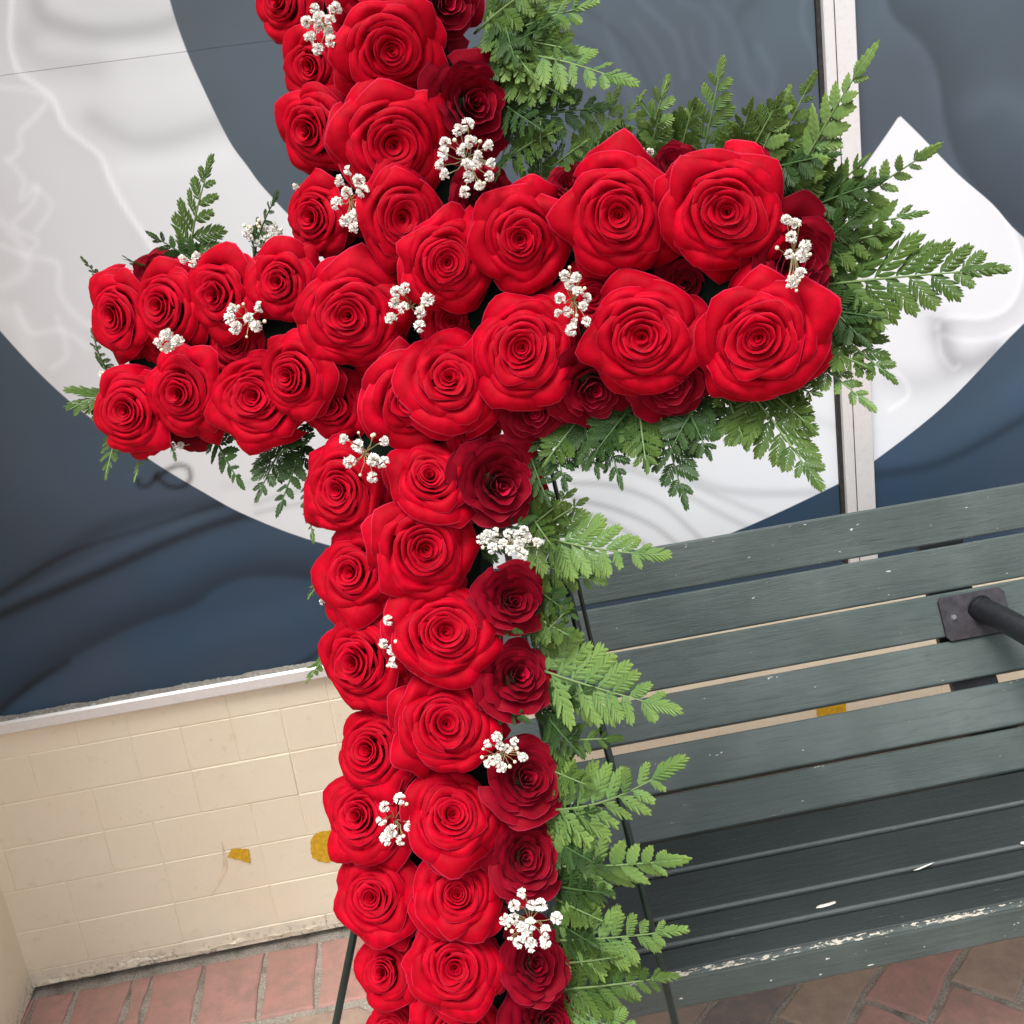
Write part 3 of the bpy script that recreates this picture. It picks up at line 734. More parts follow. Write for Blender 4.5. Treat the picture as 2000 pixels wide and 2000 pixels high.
def rose(P, n, up, R, kind, label, group, open_=1.0, tight=1.0, npet=None, droop=0.):
    """P: middle of the rim, n: facing, up: reference direction, R: outer radius in metres"""
    H = .62 * R
    base = np.array(P) - np.array(n) / np.linalg.norm(n) * H
    o = empty('rose', (0, 0, 0), label=label, cat='rose', group=group); o.matrix_world = frame(base, n, up)
    dark = kind == 'd'
    ph = random.uniform(0, 6.28); sgn = random.choice((-1, 1)); ell = 1 + random.uniform(-.07, .07)
    W_ = []                                                             # (rim radius, rim height, half width, azimuth, outerness)
    if not dark:
        hole = random.uniform(0, 1) ** 1.5 if open_ <= 1 else open_
        rr_, mm = random.choice([([.045, .095, .15, .215, .29, .375, .47, .58, .71, .88], [1, 2, 2, 3, 3, 3, 4, 4, 4, 5]),
                                 ([.05, .105, .17, .245, .335, .44, .56, .70, .88], [1, 2, 2, 3, 3, 3, 3, 4, 5]),
                                 ([.04, .085, .135, .20, .275, .365, .48, .64, .87], [1, 2, 2, 3, 3, 3, 3, 4, 4])])
        if npet and npet > 30: rr_ = [.045, .09, .14, .195, .255, .32, .39, .47, .56, .67, .80, .92]; mm = [1, 2, 2, 3, 3, 3, 4, 4, 4, 4, 5, 5]
        az0 = ph; nr_ = len(rr_)
        for i, (rr, m) in enumerate(zip(rr_, mm)):
            t = i / (nr_ - 1)
            grow = 1 + .25 * hole * math.exp(-((t - .25) / .2) ** 2)
            az0 += math.pi / m + random.uniform(-.3, .3)
            zt = .86 - (.05 + .16 * hole) * math.exp(-(t / .16) ** 2) - .17 * t - .30 * max(0, t - .35) ** 1.5
            for j in range(m):
                W_.append((rr * grow * random.uniform(.93, 1.07), zt + random.uniform(-.035, .035), math.radians(170 if i < 2 else 180 / m * random.uniform(1.35, 1.65)),
                           az0 + 2 * math.pi * j / m + random.uniform(-.2, .2), max(0., (t - .62) / .38), t, (rr_[i - 1] if i else 0) * grow))
        for j in range(3):                                              # loose guard petals low down
            W_.append((random.uniform(.90, 1.04), random.uniform(.22, .36), math.radians(random.uniform(32, 44)), ph + j * 2.09 + random.uniform(-.6, .6), 1.2, 1., .75))
    else:
        rings = [(.06, 2), (.15, 3), (.25, 3), (.37, 4), (.50, 4), (.64, 5), (.80, 5), (.96, 5)]
        az0 = ph
        ox, oy = random.uniform(-.1, .1), random.uniform(-.1, .1)
        for i, (rr, m) in enumerate(rings):
            t = i / (len(rings) - 1); az0 += math.pi / m + random.uniform(-.4, .4)
            for j in range(m):
                W_.append((rr * random.uniform(.86, 1.12), .66 + .10 * math.sin(math.pi * t) - .30 * t ** 2 + random.uniform(-.05, .05), math.radians(180 / m * random.uniform(1.1, 1.45)), az0 + 2 * math.pi * j / m + random.uniform(-.35, .35), max(0., (t - .7) / .3), t, 0))
    for k, (rim, ztop, hw, phi, outer, t, prev) in enumerate(W_):
        ua = UU; va = VV
        if not dark:
            fl = (rim - prev) * random.uniform(.62, .82) + .010 * (t > .1); drop = .020 + .055 * t + .09 * min(1., outer) - (.015 if t < .15 else 0)
            tip = (.012 + .07 * t) * random.choice((0, .4, 1, 1.8)) + .16 * min(1, outer) * random.random() ** 1.5
            roll = .04 + .14 * t + .26 * outer * random.uniform(.3, 1.4); ruf = .004 + .016 * t; nr = 2.6; bulge = 2.3 if outer < .9 else 1.5
            tc = random.uniform(-.25, .25)
        else:
            fl = rim * .26; drop = .02 + .06 * t; tip = .05 * random.random() * t; roll = .05 + .08 * random.random()
            ruf = .010 + .022 * t; nr = 3.2; bulge = 2.0; tc = random.uniform(-.4, .4)
        body = rim - fl
        u2 = ua * (.5 + .5 * va ** .6)
        side = np.abs(ua) ** 3
        vv = va * (1 - (.07 + .20 * min(1, outer) + .05 * t) * side)
        ang = phi + u2 * hw
        r = body * (1 - (1 - np.clip(vv, 0, 1)) ** bulge) ** .55
        spiral = sgn * (.10 + (.25 if t < .2 else 0) + .05 * random.random()) * (.6 if dark else 1)
        r = r * (1 + spiral * ua * .8)
        s = smooth(.5, 1.0, va)
        r = r + fl * smooth(.58, 1.0, va) ** 1.5 * (1 - .3 * side)
        z = ztop * (1 - (1 - np.clip(vv, 0, 1) / 1.0) ** 1.6) - drop * smooth(.74, 1., va) ** 1.7 if not dark else ztop * vv ** 1.15 - drop * smooth(.72, 1., va) ** 1.5
        e = np.abs(ua) ** 2.2 * smooth(.62, 1., va)
        r = r + roll * .15 * e; z = z - roll * .75 * e
        pk = np.maximum(0, 1 - np.abs(ua - tc) * 1.7) ** 1.3
        r = r + tip * s * s * pk; z = z - tip * .3 * s * s * pk
        p1, p2 = random.uniform(0, 6.28), random.uniform(0, 6.28)
        r = r + ruf * s * (np.sin(nr * ua * 1.6 + p1) + .4 * np.sin(nr * 3.3 * ua + p2))
        z = z + ruf * 1.1 * s * np.sin(nr * 1.3 * ua + p2)
        z = z + .016 * t * np.sin(4 * ua + 6 * va + p1) * smooth(.25, .7, va)
        r = r + .014 * t * np.sin(3.2 * ua - 5 * va + p2) * smooth(.2, .6, va)
        if outer > .3 and random.random() < .25:
            u0 = random.uniform(-.5, .5); r = r - .05 * s ** 2 * np.exp(-((ua - u0) / .12) ** 2)
        x = r * np.cos(ang) * ell; y = r * np.sin(ang) / ell
        if dark: x = x + ox * (1 - t); y = y + oy * (1 - t)
        V = np.stack([x, y, z], -1).reshape(-1, 3) * R
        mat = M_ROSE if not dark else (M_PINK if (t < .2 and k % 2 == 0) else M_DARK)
        vein = np.sin(ua * 24 + p1) * .5 * va + np.sin(ua * 47 + p2) * .25
        petal_obj(V, mat, o, va * (1 + 0 * ua), vein)
    # calyx and stem under the head
    V, Fc = tube([(0, 0, -.55 * R), (0, 0, -.22 * R), (0, 0, -.06 * R), (0, 0, .10 * R)], [.045 * R, .06 * R, .17 * R, .22 * R], 8)
    mk('calyx', V, Fc, M_RSTEM, o, smooth=True)
    return o
K = 2000 / 1932.
G1 = 'bright red roses of the cross'; G2 = 'dark crimson roses of the cross'
# x0,y0,x1,y1 of each head in the picture, facing tilt (right, up), depth offset in m, kind, label, options
RO = [
 (470, -75, 580, 78, -.75, .1, -.015, 'b', 'red rose at the very top left of the stem, cut by the upper edge'),
 (600, -110, 775, 25, -.05, .1, .0, 'b', 'bright red rose at the top centre, almost entirely above the photo edge'),
 (765, -80, 925, 88, .35, .0, -.03, 'd', 'dark crimson rose at the very top right of the cross, beside the fern'),
 (630, 8, 845, 182, .05, .0, .012, 'b', 'topmost full red rose of the middle column, wide open with pointed outer petal'),
 (515, 60, 655, 190, -.75, .1, -.012, 'b', 'red rose at the left edge just under the topmost baby\'s breath'),
 (515, 155, 648, 338, -.70, .0, -.006, 'b', 'red side-facing rose on the left edge of the upper stem, beside the deep-centred rose'),
 (636, 163, 850, 385, .0, .05, .008, 'b', 'large deep-centred red rose second in the middle column of the upper stem'),
 (812, 92, 985, 300, .45, .05, -.03, 'd', 'big dark crimson rose right of the upper stem, above the dense baby\'s breath cluster'),
 (525, 335, 650, 485, -.70, .0, -.01, 'b', 'red rose at the left edge where the upper stem meets the left arm'),
 (668, 325, 852, 502, .05, .1, .010, 'b', 'red rose with a dark hollow centre just above the crossing'),
 (850, 318, 975, 425, .35, .1, -.03, 'd', 'small dark crimson rose tucked under the dense baby\'s breath above the right arm'),
 (760, 398, 928, 592, .0, .0, .014, 'b', 'bright red rose right of the crossing, first of the upper row of the right arm'),
 (893, 338, 1070, 565, .0, .0, .008, 'b', 'bright red rose second in the upper row of the right arm'),
 (1055, 283, 1280, 528, .05, .0, .012, 'b', 'large bright red rose third in the upper row of the right arm'),
 (1250, 270, 1490, 528, .0, .0, .016, 'b', 'largest bright red rose, last in the upper row at the right arm end'),
 (570, 472, 745, 722, -.25, -.05, .016, 'b', 'large bright red rose at the centre of the crossing'),
 (748, 612, 948, 815, .1, .25, .010, 'b', 'tilted red rose below the crossing, between the central rose and the right arm'),
 (886, 542, 1085, 775, .0, .1, .006, 'b', 'red rose with a tight spiral, first of the lower row of the right arm'),
 (1102, 515, 1322, 757, .0, .0, .010, 'b', 'large red rose in the middle of the lower row of the right arm'),
 (1305, 512, 1560, 765, .0, .0, .014, 'b', 'large pointed red rose last in the lower row of the right arm'),
 (1430, 380, 1592, 610, .50, .0, -.012, 'd', 'dark crimson rose capping the right end of the arm'),
 (1040, 675, 1195, 808, .1, -.6, -.02, 'd', 'dark crimson rose under the right arm between its two lower red roses'),
 (1180, 680, 1355, 792, .1, -.6, -.02, 'd', 'dark crimson rose under the right arm below its end roses'),
 (930, 715, 1085, 845, .1, -.5, -.02, 'd', 'dark crimson rose tucked below the right arm nearest the stem'),
 (1215, 268, 1330, 350, .0, .6, -.03, 'd', 'dark crimson rose peeping out above the right arm between two big red roses'),
 (1360, 268, 1470, 350, .1, .6, -.03, 'd', 'dark crimson rose peeping out above the largest rose at the arm end'),
 (1030, 308, 1115, 380, .0, .6, -.03, 'd', 'sliver of a dark rose above the second rose of the right arm'),
 (166, 498, 258, 692, -.85, .0, .0, 'b', 'red rose at the far left end of the arm, upper row'),
 (250, 482, 352, 672, -.75, .0, .0, 'b', 'red rose second from the left in the upper row of the left arm'),
 (343, 458, 468, 658, -.60, .0, .004, 'b', 'red rose third from the left in the upper row of the left arm'),
 (460, 452, 588, 612, -.45, .0, .002, 'b', 'red rose of the upper left arm row nearest the crossing'),
 (170, 688, 302, 862, -.60, -.1, .0, 'b', 'half-open red rose at the far left end of the arm, lower row'),
 (266, 652, 408, 832, -.50, .0, .004, 'b', 'red rose second from the left in the lower row of the left arm'),
 (403, 648, 555, 852, -.45, .0, .002, 'b', 'many-petalled red rose third from the left in the lower row of the left arm'),
 (484, 622, 605, 798, -.55, .0, .014, 'b', 'narrow red rose of the lower left arm row nearest the crossing'),
 (245, 462, 345, 540, -.3, .6, -.045, 'd', 'dark rose behind the top of the left arm'),
 (290, 780, 420, 850, -.2, -.6, -.045, 'd', 'dark rose behind the bottom of the left arm'),
 (560, 688, 690, 840, -.45, -.1, -.02, 'b', 'half hidden red rose at the top left of the lower stem'),
 (678, 665, 862, 845, .05, -.1, .010, 'b', 'red rose with a tight dark spiral just below the central rose'),
 (780, 540, 925, 670, .0, .0, -.035, 'b', 'red rose half hidden under the baby\'s breath right of the central rose'),
 (1040, 490, 1200, 630, .0, .0, -.035, 'b', 'red rose half hidden under the baby\'s breath between the right arm rows'),
 (375, 590, 510, 705, -.3, .0, -.03, 'b', 'red rose half hidden under the baby\'s breath in the left arm'),
 (255, 600, 345, 700, -.3, .0, -.035, 'b', 'small red rose half hidden between the rows near the left arm end'),
 (850, 765, 945, 870, .3, .1, -.03, 'b', 'partly hidden red rose just above the topmost dark side rose'),
 (1235, 475, 1345, 600, .0, .1, -.035, 'd', 'small dark rose sunk in the gap between the four roses of the right arm end'),
 (557, 838, 720, 1012, -.50, .0, -.004, 'b', 'red rose first in the left column of the lower stem, beside baby\'s breath'),
 (718, 828, 905, 968, .0, .3, .012, 'b', 'red rose first in the middle column of the lower stem, wider than tall'),
 (588, 985, 735, 1175, -.60, .0, -.004, 'b', 'red rose second in the left column of the lower stem'),
 (700, 935, 905, 1138, .05, -.05, .012, 'b', 'large red rose second in the middle column of the lower stem'),
 (586, 1155, 752, 1345, -.55, .0, -.004, 'b', 'red rose third in the left column of the lower stem, at sill height'),
 (733, 1095, 948, 1290, .05, .05, .008, 'b', 'large red rose third in the middle column of the lower stem'),
 (622, 1328, 765, 1505, -.60, .0, -.004, 'b', 'red rose fourth in the left column of the lower stem'),
 (746, 1265, 940, 1468, .0, .0, .010, 'b', 'red rose fourth in the middle column of the lower stem with wide left petal'),
 (604, 1438, 750, 1640, -.65, .0, -.002, 'b', 'red rose fifth in the left column of the lower stem, by the yellow tape patch'),
 (756, 1452, 952, 1625, .0, .1, .008, 'b', 'red rose fifth in the middle column of the lower stem'),
 (618, 1602, 785, 1785, -.40, .0, .004, 'b', 'large cupped red rose sixth in the left column of the lower stem'),
 (780, 1600, 945, 1775, .1, .1, .004, 'b', 'red rose sixth in the middle column of the lower stem'),
 (660, 1765, 785, 1905, -.55, .0, -.008, 'b', 'small red rose seventh in the left column of the lower stem, beside the easel leg'),
 (758, 1745, 958, 1908, .1, -.05, .010, 'b', 'large pointed red rose seventh in the middle column of the lower stem'),
 (680, 1885, 790, 2010, -.5, -.1, -.02, 'b', 'small red rose at the bottom left of the stem, cut by the lower edge'),
 (760, 1872, 960, 2050, .0, -.1, -.004, 'b', 'red rose at the bottom centre of the stem, cut by the lower edge'),
 (870, 815, 1022, 1008, .30, .0, -.012, 'd', 'dark crimson rose topmost in the right column of the lower stem'),
 (910, 1048, 1038, 1205, .30, .0, -.025, 'd', 'dark crimson rose second in the right column of the lower stem, under baby\'s breath'),
 (925, 1192, 1040, 1368, .30, .0, -.025, 'd', 'dark crimson rose third in the right column of the lower stem'),
 (938, 1372, 1064, 1555, .30, .0, -.025, 'd', 'pink-hearted dark crimson rose fourth in the right column of the lower stem'),
 (926, 1548, 1073, 1695, .25, .0, -.025, 'd', 'round dark crimson rose fifth in the right column of the lower stem'),
 (948, 1745, 1085, 1895, .30, .0, -.025, 'd', 'dark crimson rose sixth in the right column of the lower stem'),
 (968, 1858, 1105, 2010, .30, .0, -.035, 'd', 'dark crimson rose at the bottom of the right column, cut by the lower edge'),
]
PETALS = {6: dict(open_=1.3), 9: dict(open_=1.6), 44: dict(open_=1.2), 33: dict(npet=36)}
for i, (x0, y0, x1, y1, ax, ay, off, kd, lab) in enumerate(RO):
    cx, cy = (x0 + x1) / 2 * K, (y0 + y1) / 2 * K
    P = on_cross(cx, cy, off + .012)
    dz = (P - EYE) @ CF; v = EYE - P; v /= np.linalg.norm(v)
    fx = math.cos(math.atan(abs(ax))); fy = math.cos(math.atan(abs(ay)))
    hx, hy = (x1 - x0) / 2 * K / F * dz, (y1 - y0) / 2 * K / F * dz
    mul = (1.10 if kd == 'b' else 1.16)
    if kd == 'b' and x0 > 1030: mul = 1.065
    if ax < -.5: mul = 1.15
    R = .5 * (hx / (.35 + .65 * fx) + hy / (.35 + .65 * fy)) * mul
    n = v + CX * (ax * .95 + random.uniform(-.12, .12)) + CU * (ay * .8 + random.uniform(-.14, .10))
    n /= np.linalg.norm(n)
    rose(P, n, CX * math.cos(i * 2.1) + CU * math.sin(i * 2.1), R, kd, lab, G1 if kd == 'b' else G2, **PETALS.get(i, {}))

# ---------------------------------------------------------------- fern fronds
def pinna_mesh(seed, mat, full=1.0, n=9):
    """a pinna along +X of length 1, pinnules on both sides, slight fold and droop"""
    r = random.Random(seed); V = []; Fc = []; tipn = []; rib = []
    def add(v, tn, rb): V.append(v); tipn.append(tn); rib.append(rb); return len(V) - 1
    def zc(x): return -.10 * x * x
    # midrib strip
    prev = None
    for k in range(n + 2):
        x = k / (n + 1); w = .016 * (1 - x) + .004
        a = add((x, -w, zc(x) + .006), x, 1); b = add((x, w, zc(x) + .006), x, 1)
        if prev: Fc.append((prev[0], a, b, prev[1]))
        prev = (a, b)
    for s in (-1, 1):
        for k in range(n):
            x = (k + .35 + (0 if s > 0 else .4) + r.uniform(-.06, .06)) / (n + .8)
            env = (math.sin(math.pi * min(1, (x + .22) / 1.22) ** .85)) ** .8 if x < .95 else .2
            L = .35 * env * full * r.uniform(.9, 1.1) + .03
            wd = (1 / (n + .8)) * (.47 + .08 * x)
            an = math.radians(48 - 14 * x + r.uniform(-4, 4)); dx, dy = math.cos(an), s * math.sin(an)
            px, py = -dy * s, dx * s                                      # towards the tip side
            z0 = zc(x); tz = -.03 + r.uniform(-.04, .03)
            def pt(l, w_, dz): return (x + dx * L * l + (-px) * 0 + (w_ * wd) * 1.0 * (1 if True else 0) * math.sin(an) - 0, dy * L * l - s * w_ * wd * math.cos(an) * .6, z0 + tz * l + dz)
            ids = []
            prof = [(0, .45), (.28, 1.05), (.62, 1.12), (.88, .78)]
            for l, w_ in prof:
                a = add(pt(l, -w_ * .98 + .0, -.004), x, 0); m = add(pt(l, 0, .012), x, 1); b = add(pt(l, w_ * .98, -.004), x, 0)
                ids.append((a, m, b))
            tp = add(pt(1.06, .30, -.006), x, .3)
            for q in range(len(ids) - 1):
                for h in (0, 1): Fc.append((ids[q][h], ids[q + 1][h], ids[q + 1][h + 1], ids[q][h + 1]))
            Fc.append((ids[-1][0], tp, ids[-1][1])); Fc.append((ids[-1][1], tp, ids[-1][2]))
    me = mk('leaflet', V, Fc, mat, link=False, attrs={'tipness': tipn, 'rib': rib}); return me
def blade_mesh(seed, mat):
    """a broad toothed leaflet along +X of length 1"""
    r = random.Random(seed); n = 11; V = []; Fc = []; tn = []; rb = []
    for k in range(n + 1):
        x = k / n; w = .262 * math.sin(math.pi * min(1, x ** .72 * .985 + .01)) ** .8 + .008
        for s, y in ((-1, 1), (-1, .5), (0, 0), (1, .5), (1, 1)):
            out = 1.0 if y == 1 else y
            ww = w * out; xx = x
            if y == 1: ww *= (1.10 if k % 2 else .86) * r.uniform(.95, 1.05); xx += .05 if k % 2 else -.02
            V.append((min(xx, 1.0), s * ww, -.10 * x * x + (.0 if y else -.012) + (.02 if y == .5 else 0) - (.02 if y == 1 else 0) + (.008 if k % 2 else 0) * (y == .5))); tn.append(x); rb.append((k % 2) * (y > 0) * .8)
    for k in range(n):
        for q in range(4): Fc.append((k * 5 + q, k * 5 + 5 + q, k * 5 + 6 + q, k * 5 + 1 + q))
    return mk('leaflet', V, Fc, mat, link=False, smooth=True, attrs={'tipness': tn, 'rib': rb})
PM = {}
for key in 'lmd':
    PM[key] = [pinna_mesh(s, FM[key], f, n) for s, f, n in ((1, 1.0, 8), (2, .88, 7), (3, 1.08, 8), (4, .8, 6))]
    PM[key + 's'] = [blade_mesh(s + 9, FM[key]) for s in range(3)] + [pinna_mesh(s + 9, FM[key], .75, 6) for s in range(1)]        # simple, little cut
GF = 'fern fronds around the cross'
def frond(bx, by, tx, ty, wpx, mat, label, off0=-.058, off1=-.006, bend=0., npair=None, simple=False, roll=None):
    bx -= (tx - bx) * .12; by -= (ty - by) * .12
    B = on_cross(bx, by, off0); T = on_cross(tx, ty, off1)
    D = T - B; L = np.linalg.norm(D); X = D / L
    zz = CN + CX * random.uniform(-.35, .35) + CU * random.uniform(-.1, .45)
    if roll: zz = CN + CX * roll[0] + CU * roll[1]
    M = frame(B, zz - X * (zz @ X), X); o = empty('fern_frond', (0, 0, 0), label=label, cat='fern', group=GF); o.matrix_world = M
    dz = (B - EYE) @ CF; Wm = wpx * (1.24 if mat == 'l' else 1.30 if bx > 1400 or by < 400 else 1.18) * dz / F
    sag = random.uniform(.02, .06) * L
    def C(t): return np.array([t * L, bend * L * math.sin(math.pi * t * .9) * .5, sag * math.sin(math.pi * t)])
    pts = [C(t) for t in np.linspace(-.12, .97, 12)]
    V, Fc = tube(pts, list(np.linspace(.0017, .0005, 12)), 6); mk('frond_stem', V, Fc, M_STEM if mat != 'd' else M_RSTEM, o, smooth=True)
    npair = npair or max(6, min(9, int(L / .0175)))
    meshes = PM[mat + ('s' if simple else '')]
    for k in range(npair):
        t = .0 + .88 * k / npair
        for s in (-1, 1):
            tt = t + (.04 if s > 0 else 0) + random.uniform(-.008, .008)
            env = (1 - tt) ** .72 * (.72 + .28 * min(1, tt / .18))
            Lp = Wm * env * random.uniform(.9, 1.08)
            if Lp < .004: continue
            a = math.radians(54 - 18 * tt + random.uniform(-5, 5)) * s
            d = np.array([math.cos(a), math.sin(a), random.uniform(-.22, .12)])
            nz = np.array([random.uniform(-.25, .25), random.uniform(-.25, .25), 1.])
            sy = (.88 if not simple else .85) * (1 if random.random() < .5 else -1)
            Mp = frame(C(tt), nz, d) @ Matrix.Diagonal((Lp, Lp * abs(sy) * (.95 if Lp > .03 else 1.1), Lp, 1))
            put('leaflet', random.choice(meshes), o, Mp)
    # end leaflet
    t0 = .80; Lp = L * .22; d = C(1.) - C(t0)
    put('leaflet', random.choice(meshes), o, frame(C(t0), (0, 0, 1), d) @ Matrix.Diagonal((Lp, Lp * .62, Lp, 1)))
